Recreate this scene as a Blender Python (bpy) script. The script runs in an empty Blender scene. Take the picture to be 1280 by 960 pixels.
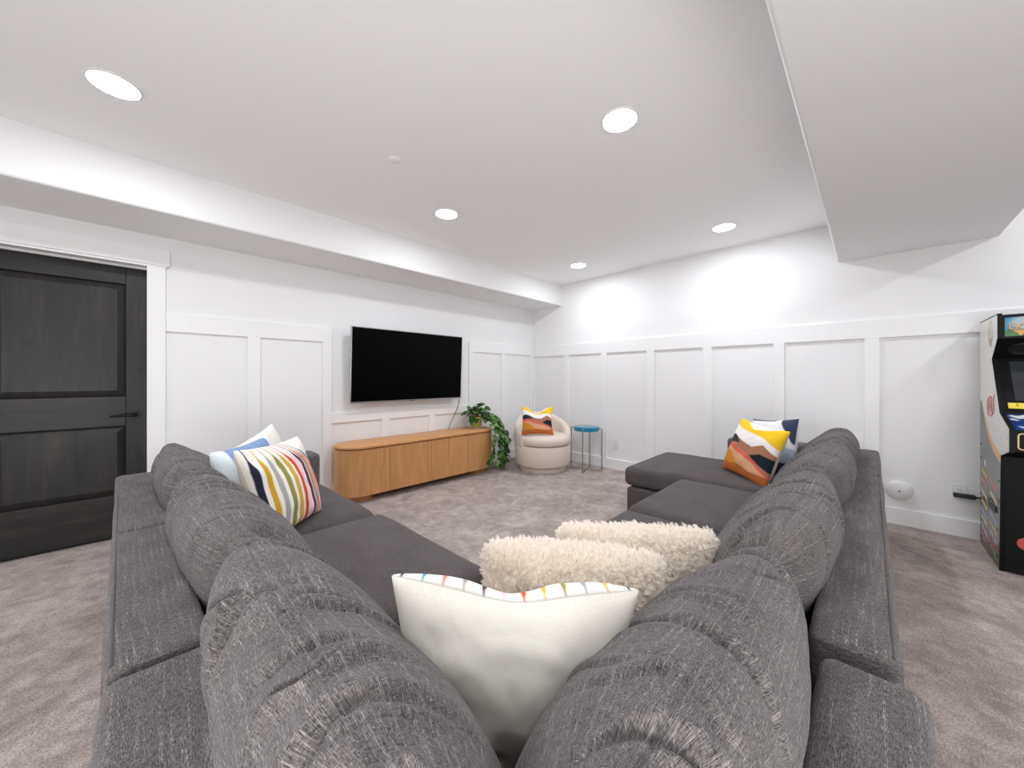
import bpy, bmesh, math, random
import numpy as np
from mathutils import Matrix, Vector

random.seed(7)
SC = bpy.context.scene
COL = SC.collection
R = math.radians

# ------------------------------------------------------------------ camera, world, exposure
H = 1.19
cam_data = bpy.data.cameras.new('camera')
cam_data.sensor_width = 36.0
cam_data.sensor_fit = 'HORIZONTAL'
cam_data.lens = 450.5 / 1280 * 36
cam_data.shift_y = -7 / 1280
cam_data.clip_start = 0.02
cam = bpy.data.objects.new('camera', cam_data)
COL.objects.link(cam)
cam.location = (0, 0, H)
cam.rotation_euler = (R(90), 0, R(44.84 - 90))
SC.camera = cam

world = bpy.data.worlds.new('world')
SC.world = world
world.use_nodes = True
world.node_tree.nodes['Background'].inputs[0].default_value = (1, 1, 1, 1)
world.node_tree.nodes['Background'].inputs[1].default_value = 0.05

SC.view_settings.view_transform = 'Standard'
SC.view_settings.look = 'None'
SC.view_settings.gamma = 1
SC.view_settings.use_curve_mapping = False
SC.view_settings.exposure = 0.05
SC.cycles.diffuse_bounces = 14
SC.cycles.max_bounces = 16
LAMP_STRENGTH = 145.0
# added fill light, unseen behind the camera, aimed up to brighten the ceiling
fl_ = bpy.data.lights.new('ceiling_fill_light', 'AREA')
fl_.shape = 'DISK'
fl_.size = 1.6
fl_.energy = 74.0
fl_.color = (0.97, 0.985, 1.0)
fill_light = bpy.data.objects.new('ceiling_fill_light', fl_)
COL.objects.link(fill_light)
fill_light.location = (-1.0, -1.0, 0.85)
fill_light.rotation_euler = Vector((0.52, 0.50, 1.0)).to_track_quat('-Z', 'Y').to_euler()


# ------------------------------------------------------------------ materials
def srgb(r, g, b):
    def f(c):
        c /= 255
        return c / 12.92 if c <= 0.04045 else ((c + 0.055) / 1.055) ** 2.4
    return (f(r), f(g), f(b), 1)


def new_mat(name, color=(0.8, 0.8, 0.8, 1), rough=0.5, metal=0.0, spec=0.5, sheen=0.0):
    m = bpy.data.materials.new(name)
    m.use_nodes = True
    b = m.node_tree.nodes['Principled BSDF']
    b.inputs['Base Color'].default_value = color
    b.inputs['Roughness'].default_value = rough
    b.inputs['Metallic'].default_value = metal
    b.inputs['Specular IOR Level'].default_value = spec
    if sheen:
        b.inputs['Sheen Weight'].default_value = sheen
        b.inputs['Sheen Roughness'].default_value = 0.5
    return m


class NT:
    def __init__(s, m):
        s.m = m
        s.t = m.node_tree
        s.b = s.t.nodes['Principled BSDF']

    def n(s, typ, **kw):
        nd = s.t.nodes.new(typ)
        for k, v in kw.items():
            if hasattr(nd, k):
                setattr(nd, k, v)
        return nd

    def l(s, a, b):
        s.t.links.new(a, b)

    def coord(s, kind='Object', scale=(1, 1, 1), rot=(0, 0, 0)):
        c = s.n('ShaderNodeTexCoord')
        mp = s.n('ShaderNodeMapping')
        mp.inputs['Scale'].default_value = scale
        mp.inputs['Rotation'].default_value = rot
        s.l(c.outputs[kind], mp.inputs['Vector'])
        return mp.outputs['Vector']

    def noise(s, vec, scale=5, detail=2, rough=0.5, dist=0.0):
        nd = s.n('ShaderNodeTexNoise')
        nd.inputs['Scale'].default_value = scale
        nd.inputs['Detail'].default_value = detail
        nd.inputs['Roughness'].default_value = rough
        nd.inputs['Distortion'].default_value = dist
        s.l(vec, nd.inputs['Vector'])
        return nd.outputs['Fac']

    def ramp(s, fac, stops, interp='LINEAR'):
        r = s.n('ShaderNodeValToRGB')
        r.color_ramp.interpolation = interp
        els = r.color_ramp.elements
        while len(els) < len(stops):
            els.new(0.5)
        for e, (p, c) in zip(els, stops):
            e.position = p
            e.color = c if len(c) == 4 else (*c, 1)
        s.l(fac, r.inputs['Fac'])
        return r.outputs['Color']

    def mix(s, fac, a, b, blend='MIX'):
        nd = s.n('ShaderNodeMix', data_type='RGBA', blend_type=blend)
        for val, idx in ((fac, 0), (a, 6), (b, 7)):
            if hasattr(val, 'is_linked'):
                s.l(val, nd.inputs[idx])
            else:
                nd.inputs[idx].default_value = val
        return nd.outputs[2]

    def math(s, op, a, b=0.0, c=0.0):
        nd = s.n('ShaderNodeMath', operation=op)
        for i, v in enumerate((a, b, c)):
            if hasattr(v, 'is_linked'):
                s.l(v, nd.inputs[i])
            else:
                nd.inputs[i].default_value = v
        return nd.outputs[0]

    def bump(s, h, strength=0.3, dist=0.01):
        nd = s.n('ShaderNodeBump')
        nd.inputs['Strength'].default_value = strength
        nd.inputs['Distance'].default_value = dist
        s.l(h, nd.inputs['Height'])
        s.l(nd.outputs['Normal'], s.b.inputs['Normal'])

    def base(s, c):
        s.l(c, s.b.inputs['Base Color'])


def g4(v, k=(1, 1, 1)):
    return (v * k[0], v * k[1], v * k[2], 1)


def mat_paint(name, col, rough, bump, scale):
    m = new_mat(name, col, rough, spec=0.3)
    t = NT(m)
    t.bump(t.noise(t.coord(), scale, 3), bump, 0.004)
    return m


M = {}
M['wall'] = mat_paint('white_wall_paint', (0.825, 0.825, 0.825, 1), 0.7, 0.12, 55)
M['ceiling'] = mat_paint('white_ceiling_paint', (0.93, 0.93, 0.93, 1), 0.8, 0.2, 45)
M['trim'] = new_mat('white_trim_paint', (0.85, 0.85, 0.85, 1), 0.4, spec=0.4)
M['plastic'] = new_mat('white_plastic', (0.78, 0.78, 0.77, 1), 0.35)
M['black'] = new_mat('black_plastic', (0.012, 0.012, 0.012, 1), 0.4)
M['cord'] = new_mat('grey_cord', (0.10, 0.10, 0.11, 1), 0.5)
M['black_metal'] = new_mat('black_metal', (0.01, 0.01, 0.01, 1), 0.35, 0.6)
M['silver'] = new_mat('silver_bezel', (0.45, 0.45, 0.46, 1), 0.3, 0.9)
M['screen'] = new_mat('dark_tv_screen', (0.0012, 0.0012, 0.0013, 1), 0.3, spec=0.05)
M['steel'] = new_mat('aged_steel', (0.30, 0.265, 0.23, 1), 0.3, 0.9)


def emission(name, col, strength):
    m = bpy.data.materials.new(name)
    m.use_nodes = True
    t = m.node_tree
    t.nodes.remove(t.nodes['Principled BSDF'])
    e = t.nodes.new('ShaderNodeEmission')
    e.inputs[0].default_value = col
    e.inputs[1].default_value = strength
    t.links.new(e.outputs[0], t.nodes['Material Output'].inputs[0])
    return m


M['lens'] = emission('lamp_lens', (0.955, 0.985, 1.05, 1), LAMP_STRENGTH)


def mat_carpet():
    m = new_mat('taupe_carpet', rough=0.95, spec=0.1, sheen=0.25)
    t = NT(m)
    c = t.coord()
    big = t.noise(c, 3.2, 6, 0.68, 0.9)
    mid = t.noise(t.coord(), 15, 5, 0.7, 0.6)
    fine = t.noise(c, 150, 3, 0.7)
    pile = t.math('ADD', t.math('MULTIPLY', big, 0.55), t.math('MULTIPLY', mid, 0.45))
    nap = t.ramp(pile, [(0.39, srgb(146, 133, 127)), (0.5, srgb(172, 158, 151)), (0.60, srgb(196, 183, 175))])
    grain = t.ramp(fine, [(0.32, g4(0.45)), (0.68, g4(1.38))])
    t.base(t.mix(1.0, nap, grain, 'MULTIPLY'))
    h = t.math('ADD', t.math('MULTIPLY', fine, 0.6), t.math('MULTIPLY', mid, 1.2))
    t.bump(h, 0.6, 0.012)
    return m


M['carpet'] = mat_carpet()


def mat_tweed(name, dark, light, amount=1.0):
    """charcoal chenille: threads along and across in metre UVs, with pale slubs"""
    m = new_mat(name, rough=0.95, spec=0.08, sheen=0.10)
    t = NT(m)
    a = t.noise(t.coord('UV', (90, 760, 1)), 1.0, 2, 0.6)
    b = t.noise(t.coord('UV', (760, 90, 1)), 1.0, 2, 0.6)
    speck = t.noise(t.coord('UV', (420, 520, 1)), 1.0, 3, 0.7)
    blotch = t.noise(t.coord('UV', (9, 9, 1)), 1.0, 3, 0.6)
    s = t.math('ADD', t.math('MULTIPLY', a, 0.36), t.math('MULTIPLY', b, 0.24))
    s = t.math('ADD', s, t.math('MULTIPLY', speck, 0.30))
    s = t.math('ADD', s, t.math('MULTIPLY', blotch, 0.10))
    col = t.ramp(s, [(0.42, dark), (0.5, tuple(0.5 * (x + y) for x, y in zip(dark, light))), (0.585, light)])
    slub = t.noise(t.coord('UV', (75, 800, 1)), 1.0, 1, 0.5)
    lines = t.noise(t.coord('UV', (7, 150, 1)), 1.0, 1, 0.5)
    slub2 = t.noise(t.coord('UV', (640, 70, 1)), 1.0, 1, 0.5)
    dash = t.noise(t.coord('UV', (300, 300, 1)), 1.0, 1, 0.5)
    sl = t.math('ADD', t.math('MULTIPLY', slub, 0.55), t.math('MULTIPLY', lines, 0.45))
    sl = t.math('MAXIMUM', sl, t.math('SUBTRACT', t.math('MULTIPLY', slub2, 0.95), 0.06))
    sl = t.math('ADD', sl, t.math('MULTIPLY', t.math('SUBTRACT', dash, 0.5), 0.25))
    slf = t.ramp(sl, [(0.555, (0, 0, 0)), (0.69, (0.75 * amount,) * 3)])
    t.base(t.mix(slf, col, (light[0] * 2.0, light[1] * 2.0, light[2] * 2.0, 1)))
    t.bump(s, 0.5, 0.004)
    return m


M['tweed'] = mat_tweed('charcoal_tweed', (0.028, 0.0245, 0.0245, 1), (0.185, 0.167, 0.163, 1))
M['tweed_seat'] = mat_tweed('charcoal_seat_tweed', (0.042, 0.0355, 0.036, 1), (0.132, 0.114, 0.114, 1), 0.28)
M['seam'] = new_mat('dark_seam', (0.05, 0.047, 0.048, 1), 0.9)


def mat_weave(name, col, scale=700, contrast=0.15, rough=0.9, sheen=0.2):
    m = new_mat(name, rough=rough, spec=0.2, sheen=sheen)
    t = NT(m)
    n = t.noise(t.coord('UV'), scale, 2)
    lo = tuple(c * (1 - contrast) for c in col[:3]) + (1,)
    hi = tuple(min(1, c * (1 + contrast)) for c in col[:3]) + (1,)
    t.base(t.ramp(n, [(0.3, lo), (0.7, hi)]))
    t.bump(n, 0.3, 0.002)
    return m


M['cream_fabric'] = mat_weave('cream_boucle', srgb(222, 210, 198), 420, 0.12)


def mat_vcol(name, rough=0.85, weave=500, contrast=0.07, spec=0.2):
    m = new_mat(name, rough=rough, spec=spec)
    t = NT(m)
    vc = t.n('ShaderNodeVertexColor', layer_name='Col')
    n = t.noise(t.coord('UV'), weave, 2)
    k = t.ramp(n, [(0.3, g4(1 - contrast)), (0.7, g4(1 + contrast))])
    t.base(t.mix(1.0, vc.outputs['Color'], k, 'MULTIPLY'))
    t.bump(n, 0.25, 0.001)
    return m


M['print_fabric'] = mat_vcol('printed_linen')
M['print_gloss'] = mat_vcol('printed_gloss', 0.25, 60, 0.02, 0.5)


def mat_fur():
    m = new_mat('cream_wool', rough=0.95, spec=0.1, sheen=0.5)
    t = NT(m)
    c = t.coord()
    n = t.noise(c, 60, 4, 0.65, 0.6)
    big = t.noise(c, 9, 2)
    f = t.math('ADD', t.math('MULTIPLY', n, 0.6), t.math('MULTIPLY', big, 0.4))
    t.base(t.ramp(f, [(0.33, srgb(222, 212, 196)), (0.5, srgb(240, 235, 226)), (0.7, srgb(250, 248, 243))]))
    t.bump(t.noise(c, 170, 4, 0.7, 0.8), 0.8, 0.006)
    return m


M['fur'] = mat_fur()
M['wool'] = bpy.data.materials.new('cream_wool_pile')
M['wool'].use_nodes = True
_w = M['wool'].node_tree
_w.nodes.remove(_w.nodes['Principled BSDF'])
_d, _t, _m = _w.nodes.new('ShaderNodeBsdfDiffuse'), _w.nodes.new('ShaderNodeBsdfTranslucent'), _w.nodes.new('ShaderNodeMixShader')
_d.inputs[0].default_value = (0.96, 0.93, 0.88, 1)
_t.inputs[0].default_value = (0.96, 0.92, 0.86, 1)
_m.inputs[0].default_value = 0.45
_w.links.new(_d.outputs[0], _m.inputs[1])
_w.links.new(_t.outputs[0], _m.inputs[2])
_w.links.new(_m.outputs[0], _w.nodes['Material Output'].inputs[0])


def mat_wood(name, stops, vec_scale, scale=1.0, rough=0.45, knots=False):
    m = new_mat(name, rough=rough, spec=0.35)
    t = NT(m)
    c = t.coord('Object', vec_scale)
    g = t.noise(c, scale, 5, 0.62, 1.2)
    fine = t.noise(t.coord('Object', tuple(v * 6 for v in vec_scale)), scale, 3, 0.6)
    f = t.math('ADD', t.math('MULTIPLY', g, 0.72), t.math('MULTIPLY', fine, 0.28))
    col = t.ramp(f, stops)
    if knots:
        v = t.n('ShaderNodeTexVoronoi')
        v.inputs['Scale'].default_value = 1.0
        t.l(t.coord('Object', (5.5, 1, 3.0)), v.inputs['Vector'])
        k = t.ramp(v.outputs['Distance'], [(0.04, (1, 1, 1)), (0.11, (0, 0, 0))])
        col = t.mix(k, col, (0.008, 0.007, 0.007, 1))
    t.base(col)
    t.bump(f, 0.12, 0.002)
    return m


OAK = [(0.28, srgb(176, 122, 73)), (0.48, srgb(196, 142, 91)), (0.70, srgb(210, 158, 108))]
M['oak_v'] = mat_wood('oak_vertical', OAK, (26, 26, 1.4))
M['oak_h'] = mat_wood('oak_lengthwise', [(p, tuple(min(1, c * 1.15) for c in q)) for p, q in OAK], (1.4, 26, 26))
DOORC = [(0.3, srgb(25, 24, 24)), (0.5, srgb(39, 38, 37)), (0.62, srgb(52, 47, 43)), (0.74, srgb(92, 70, 54))]
M['door_v'] = mat_wood('charcoal_stained_alder', DOORC, (7, 7, 0.8), rough=0.4, knots=True)
M['door_h'] = mat_wood('charcoal_stained_rail', DOORC[:3] + [(0.8, srgb(64, 58, 53))], (0.8, 7, 7), rough=0.4)


# ------------------------------------------------------------------ mesh helpers
def obj(name, verts, faces, mat, parent=None, smooth=False, uv=None, col=None, sharp=None):
    me = bpy.data.meshes.new(name)
    me.from_pydata([tuple(v) for v in verts], [], [tuple(f) for f in faces])
    if mat is not None:
        me.materials.append(mat)
    if uv is not None:
        lay = me.uv_layers.new(name='UVMap')
        li = np.zeros(len(me.loops), dtype=np.int32)
        me.loops.foreach_get('vertex_index', li)
        lay.data.foreach_set('uv', np.asarray(uv, dtype=np.float32)[li].ravel())
    if col is not None:
        ca = me.color_attributes.new('Col', 'FLOAT_COLOR', 'POINT')
        ca.data.foreach_set('color', np.asarray(col, dtype=np.float32).ravel())
    if smooth:
        me.polygons.foreach_set('use_smooth', [True] * len(me.polygons))
    me.update()
    if sharp is not None:
        me.set_sharp_from_angle(angle=R(sharp))
    o = bpy.data.objects.new(name, me)
    COL.objects.link(o)
    if parent:
        o.parent = parent
    return o


def empty(name, loc=(0, 0, 0), rz=0.0):
    o = bpy.data.objects.new(name, None)
    o.empty_display_size = 0.1
    COL.objects.link(o)
    o.location = loc
    o.rotation_euler = (0, 0, rz)
    return o


def tag(o, label, cat, group=None):
    o['label'] = label
    o['category'] = cat
    if group:
        o['group'] = group
    return o


def struct(o):
    o['kind'] = 'structure'
    return o


class MB:
    def __init__(s):
        s.v, s.f = [], []

    def add(s, v, f):
        o = len(s.v)
        s.v += [tuple(p) for p in v]
        s.f += [tuple(i + o for i in q) for q in f]
        return s

    def box(s, x0, x1, y0, y1, z0, z1):
        v = [(x, y, z) for z in (z0, z1) for y in (y0, y1) for x in (x0, x1)]
        return s.add(v, [(0, 2, 3, 1), (4, 5, 7, 6), (0, 1, 5, 4), (2, 6, 7, 3), (0, 4, 6, 2), (1, 3, 7, 5)])

    def lathe(s, prof, n=32, c=(0, 0, 0), a0=0.0, a1=None):
        full = a1 is None
        a1 = 2 * math.pi if full else a1
        cnt = n if full else n + 1
        v = []
        for i in range(cnt):
            a = a0 + (a1 - a0) * i / n
            for r, z in prof:
                v.append((c[0] + r * math.cos(a), c[1] + r * math.sin(a), c[2] + z))
        k = len(prof)
        f = []
        for i in range(n):
            j = (i + 1) % cnt
            for q in range(k - 1):
                f.append((i * k + q, j * k + q, j * k + q + 1, i * k + q + 1))
        return s.add(v, f)

    def tube(s, pts, r, n=8, caps=True):
        P = [Vector(p) for p in pts]
        rs = r if isinstance(r, (list, tuple)) else [r] * len(P)
        v, f = [], []
        up = None
        for i, p in enumerate(P):
            d = (P[min(i + 1, len(P) - 1)] - P[max(i - 1, 0)]).normalized()
            if up is None:
                up = Vector((0, 0, 1)) if abs(d.z) < 0.9 else Vector((1, 0, 0))
            a = d.cross(up).normalized()
            b = a.cross(d).normalized()
            up = b
            for k in range(n):
                t = 2 * math.pi * k / n
                v.append(p + rs[i] * (math.cos(t) * a + math.sin(t) * b))
        for i in range(len(P) - 1):
            for k in range(n):
                m = (k + 1) % n
                f.append((i * n + k, i * n + m, (i + 1) * n + m, (i + 1) * n + k))
        if caps:
            f.append(tuple(range(n))[::-1])
            f.append(tuple((len(P) - 1) * n + k for k in range(n)))
        return s.add(v, f)

    def prism(s, poly, axis, a, b):
        """extrude a 2D polygon along an axis: axis 'x' -> poly is (y,z), 'y' -> (x,z), 'z' -> (x,y)"""
        def p3(p, t):
            return {'x': (t, p[0], p[1]), 'y': (p[0], t, p[1]), 'z': (p[0], p[1], t)}[axis]
        n = len(poly)
        v = [p3(p, a) for p in poly] + [p3(p, b) for p in poly]
        f = [tuple(range(n))[::-1], tuple(range(n, 2 * n))]
        f += [(i, (i + 1) % n, n + (i + 1) % n, n + i) for i in range(n)]
        return s.add(v, f)

    def build(s, name, mat, parent=None, smooth=False, bevel=0.0, sharp=None):
        bm = bmesh.new()
        vs = [bm.verts.new(p) for p in s.v]
        for q in s.f:
            try:
                bm.faces.new([vs[i] for i in q])
            except ValueError:
                pass
        bmesh.ops.recalc_face_normals(bm, faces=bm.faces)
        if bevel:
            es = [e for e in bm.edges if len(e.link_faces) == 2 and e.calc_face_angle(0) > 0.6]
            bmesh.ops.bevel(bm, geom=es, offset=bevel, segments=2, affect='EDGES', profile=0.5)
        me = bpy.data.meshes.new(name)
        bm.to_mesh(me)
        bm.free()
        if mat is not None:
            me.materials.append(mat)
        if smooth or sharp:
            me.polygons.foreach_set('use_smooth', [True] * len(me.polygons))
            me.update()
            me.set_sharp_from_angle(angle=R(sharp or 40))
        o = bpy.data.objects.new(name, me)
        COL.objects.link(o)
        if parent:
            o.parent = parent
        return o


def _hash(i, j, k, seed):
    n = (i * 374761393 + j * 668265263 + k * 2147483647 + seed * 974711) & 0xFFFFFFFF
    n = ((n ^ (n >> 13)) * 1274126177) & 0xFFFFFFFF
    return ((n ^ (n >> 16)) & 0xFFFF) / 65535.0


def vnoise(x, y, z, seed=0):
    x, y, z = (np.asarray(a, dtype=np.float64) for a in (x, y, z))
    x, y, z = np.broadcast_arrays(x, y, z)
    i, j, k = (np.floor(a).astype(np.int64) for a in (x, y, z))
    fx, fy, fz = x - i, y - j, z - k
    fx, fy, fz = (a * a * a * (a * (a * 6 - 15) + 10) for a in (fx, fy, fz))
    r = 0
    for dx in (0, 1):
        for dy in (0, 1):
            for dz in (0, 1):
                w = (fx if dx else 1 - fx) * (fy if dy else 1 - fy) * (fz if dz else 1 - fz)
                r = r + w * _hash(i + dx, j + dy, k + dz, seed)
    return r


def rbox(name, size, r, mat, parent=None, loc=(0, 0, 0), rz=0.0, n=10, crown=0.0, wob=0.0, seed=0):
    """soft box: rounded edges, a crowned top, metre UVs; centre at loc"""
    sx, sy, sz = (a / 2 for a in size)
    V, F, U = [], [], []

    def lin(h, n):
        t = np.linspace(-1, 1, n)
        e = 1 - r / h
        inner = np.linspace(-e, e, max(n - 8, 3))
        edge = e + (1 - e) * np.array([0.25, 0.5, 0.75, 1.0])
        return np.concatenate([-edge[::-1], inner, edge])
    ax = [lin(sx, n + 8), lin(sy, n + 8), lin(sz, n + 2)]
    hs = (sx, sy, sz)
    for d in range(3):
        a, b = [(1, 2), (2, 0), (0, 1)][d]
        for sgn in (-1, 1):
            A, B = np.meshgrid(ax[a], ax[b], indexing='ij')
            P = np.zeros(A.shape + (3,))
            P[..., a] = A * hs[a]
            P[..., b] = B * hs[b]
            P[..., d] = sgn * hs[d]
            uv = np.stack([P[..., a], P[..., b]], -1) if d != 0 else np.stack([P[..., a], P[..., b]], -1)
            if d == 2:
                uv = np.stack([P[..., 0], P[..., 1]], -1)
            q = np.array([max(h - r, 1e-4) for h in hs])
            C = np.clip(P, -q, q)
            D = P - C
            L = np.linalg.norm(D, axis=-1, keepdims=True)
            P = C + D / np.maximum(L, 1e-9) * r
            if crown:
                k = np.clip((1 - (P[..., 0] / sx) ** 2), 0, 1) ** 0.6 * np.clip((1 - (P[..., 1] / sy) ** 2), 0, 1) ** 0.6
                P[..., 2] += np.where(P[..., 2] > 0, crown * k * P[..., 2] / sz, 0)
            if wob:
                P += wob * (np.stack([vnoise(P[..., 0] * 4 + 31, P[..., 1] * 4, P[..., 2] * 4, seed + q2) for q2 in range(3)], -1) - 0.5)
            o = len(V)
            na, nb = A.shape
            V += [tuple(p) for p in P.reshape(-1, 3)]
            U += [tuple(p) for p in uv.reshape(-1, 2) + seed * 0.37]
            for i in range(na - 1):
                for j in range(nb - 1):
                    f = (o + i * nb + j, o + (i + 1) * nb + j, o + (i + 1) * nb + j + 1, o + i * nb + j + 1)
                    F.append(f if sgn > 0 else f[::-1])
    ob = obj(name, V, F, mat, parent, True, U)
    ob.location = loc
    ob.rotation_euler = (0, 0, rz)
    return ob


# ------------------------------------------------------------------ room shell
XW, YW, ZC = 4.314, 3.83, 2.57
X0, Y0 = -3.2, -3.4
T = 0.019      # thickness of the trim boards

fl = struct(MB().box(X0 - 0.2, XW + 0.2, Y0 - 0.2, YW + 0.3, -0.12, 0).build('floor', M['carpet']))
struct(MB().box(X0 - 0.2, XW + 0.2, Y0 - 0.2, YW + 0.3, ZC, ZC + 0.12).build('ceiling', M['ceiling']))
DX0, DX1, DZ = -0.835, -0.008, 2.03
wl = struct(MB().box(X0, DX0, YW, YW + 0.17, 0, ZC).box(DX1, XW + 0.15, YW, YW + 0.17, 0, ZC)
            .box(DX0, DX1, YW, YW + 0.17, DZ, ZC).build('wall_left', M['wall']))
wb = struct(MB().box(XW, XW + 0.15, Y0 - 0.15, YW, 0, ZC).build('wall_back', M['wall']))
struct(MB().box(X0, XW, Y0 - 0.15, Y0, 0, ZC).build('wall_right', M['wall']))
struct(MB().box(X0 - 0.15, X0, Y0 - 0.15, YW + 0.17, 0, ZC).build('wall_front', M['wall']))


def arc(cx, cy, r, a0, a1, n=6):
    return [(cx + r * math.cos(R(a0 + (a1 - a0) * i / n)), cy + r * math.sin(R(a0 + (a1 - a0) * i / n))) for i in range(n + 1)]


b_ = 0.018
SZ1, SY1 = 2.266, 3.25
struct(MB().prism([(YW, SZ1), (YW, ZC), (SY1, ZC)] + arc(SY1 + b_, SZ1 + b_, b_, 180, 270), 'x', X0, XW).build('soffit_left', M['wall'], smooth=True))
SZ2, SYa, SYb = 2.215, 0.205, -0.665
struct(MB().prism([(SYa, ZC), (SYb, ZC)] + arc(SYb + b_, SZ2 + b_, b_, 180, 270) + arc(SYa - b_, SZ2 + b_, b_, 270, 360), 'x', X0, XW).build('soffit_right', M['wall'], smooth=True))

# board and batten wainscot: every board a piece of its wall
BB = 0.131


def lboard(name, x0, x1, z0, z1, th=T):
    return MB().box(x0, x1, YW - th, YW + 0.002, z0, z1).build(name, M['trim'], wl, bevel=0.0015)


def bboard(name, y0, y1, z0, z1, th=T):
    return MB().box(XW - th, XW + 0.002, y0, y1, z0, z1).build(name, M['trim'], wb, bevel=0.0015)


for x0, x1 in ((0.599, 0.689), (1.201, 1.283), (3.021, 3.096), (3.611, 3.701), (4.235, XW)):
    lboard('batten', x0, x1, BB, 1.55)
lboard('rail', 0.088, 1.283, 1.55, 1.69)
lboard('rail', 3.021, XW, 1.55, 1.69)
lboard('rail', 1.283, 3.021, 0.741, 0.838)
for x0, x1 in ((1.804, 1.890), (2.404, 2.489)):
    lboard('batten', x0, x1, BB, 0.741)
ys = [(3.771, YW - T), (3.121, 3.207), (2.495, 2.580), (1.851, 1.946), (1.219, 1.310), (0.585, 0.673), (-0.054, 0.037), (-0.68, -0.588)]
ys += [(-0.68 - 0.634 * k, -0.588 - 0.634 * k) for k in (1, 2, 3)]
for y0, y1 in ys:
    bboard('batten', y0, y1, BB, 1.53)
bboard('rail', Y0, YW - T, 1.53, 1.685)
struct(MB().box(0.088, XW - T, YW - T, YW + 0.002, 0, BB).build('baseboard_left', M['trim'], bevel=0.002))
struct(MB().box(XW - T, XW + 0.002, Y0, YW, 0, BB).build('baseboard_back', M['trim'], bevel=0.002))

# door with casing
dr = struct(empty('door_1', (DX0, YW, 0)))


def dpart(mb, name, mat, bevel=0.0, parent=None, sharp=None):
    o = mb.build(name, mat, parent or dr, bevel=bevel, sharp=sharp)
    if (parent or dr) is dr:
        o.location = (-DX0, -YW, 0)
    return o


dpart(MB().box(DX1 - 0.006, 0.087, YW - 0.02, YW + 0.002, 0, DZ), 'casing', M['trim'], 0.002)
dpart(MB().box(DX0 - 0.095, DX0 + 0.006, YW - 0.02, YW + 0.002, 0, DZ), 'casing', M['trim'], 0.002)
dpart(MB().box(DX0 - 0.117, 0.109, YW - 0.03, YW + 0.002, DZ + 0.012, 2.168), 'header', M['trim'], 0.002)
dpart(MB().box(DX0 - 0.1, 0.092, YW - 0.02, YW + 0.002, DZ - 0.004, DZ + 0.012), 'header_lip', M['trim'], 0.001)
dpart(MB().box(DX0, DX1, YW + 0.085, YW + 0.115, DZ - 0.012, DZ + 0.004), 'door_stop', M['trim'])
dpart(MB().box(DX1 - 0.004, DX1 + 0.01, YW, YW + 0.17, 0, DZ), 'jamb', M['trim'])
dpart(MB().box(DX0 - 0.01, DX0 + 0.004, YW, YW + 0.17, 0, DZ), 'jamb', M['trim'])
D0, D1, DT = DX0 + 0.006, DX1 - 0.005, DZ - 0.014
DY = YW + 0.125
SW = 0.112
for x0, x1 in ((D0, D0 + SW), (D1 - SW, D1)):
    dpart(MB().box(x0, x1, DY, DY + 0.04, 0.022, DT), 'stile', M['door_v'], 0.003)
for z0, z1 in ((0.022, 0.325), (0.835, 1.055), (1.895, DT)):
    dpart(MB().box(D0 + SW, D1 - SW, DY, DY + 0.04, z0, z1), 'rail', M['door_h'], 0.003)
for z0, z1 in ((0.325, 0.835), (1.055, 1.895)):
    a0, a1 = D0 + SW, D1 - SW
    k = 0.045
    v = [(a0, DY + 0.022, z0), (a1, DY + 0.022, z0), (a1, DY + 0.022, z1), (a0, DY + 0.022, z1),
         (a0 + k, DY + 0.006, z0 + k), (a1 - k, DY + 0.006, z0 + k), (a1 - k, DY + 0.006, z1 - k), (a0 + k, DY + 0.006, z1 - k),
         (a0, DY + 0.035, z0), (a1, DY + 0.035, z0), (a1, DY + 0.035, z1), (a0, DY + 0.035, z1)]
    f = [(4, 5, 6, 7), (0, 1, 5, 4), (1, 2, 6, 5), (2, 3, 7, 6), (3, 0, 4, 7), (0, 8, 9, 1), (1, 9, 10, 2), (2, 10, 11, 3), (3, 11, 8, 0), (8, 11, 10, 9)]
    dpart(MB().add(v, f), 'raised_panel', M['door_v'])
hx, hz = D1 - 0.062, 0.915
hd = dpart(MB().tube([(hx, DY, hz), (hx, DY - 0.012, hz)], 0.031, 20), 'handle', M['black_metal'], sharp=40)
MB().tube([(hx, DY - 0.01, hz), (hx, DY - 0.052, hz), (hx - 0.012, DY - 0.06, hz), (hx - 0.05, DY - 0.058, hz + 0.004), (hx - 0.115, DY - 0.055, hz - 0.004), (hx - 0.128, DY - 0.054, hz - 0.002)],
          [0.012, 0.011, 0.012, 0.010, 0.008, 0.007], 12).build('lever', M['black_metal'], hd, smooth=True)
dpart(MB().box(DX0, DX1, YW + 0.165, YW + 0.17, 0, DZ), 'door_light_block', M['black'])  # added black sheet behind the door, keeps light out of the gaps


# ------------------------------------------------------------------ recessed lamps
def lamp(x, y, label):
    t = empty('recessed_light', (x, y, ZC))
    tag(t, label, 'ceiling light', 'recessed ceiling lights')
    MB().lathe([(0.086, -0.001), (0.087, -0.006), (0.094, -0.004), (0.096, 0.0)], 40).build('trim_ring', M['plastic'], t, smooth=True)
    MB().lathe([(0.0, -0.006), (0.040, -0.0055), (0.0868, -0.0045)], 40).build('lens', M['lens'], t)


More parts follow.
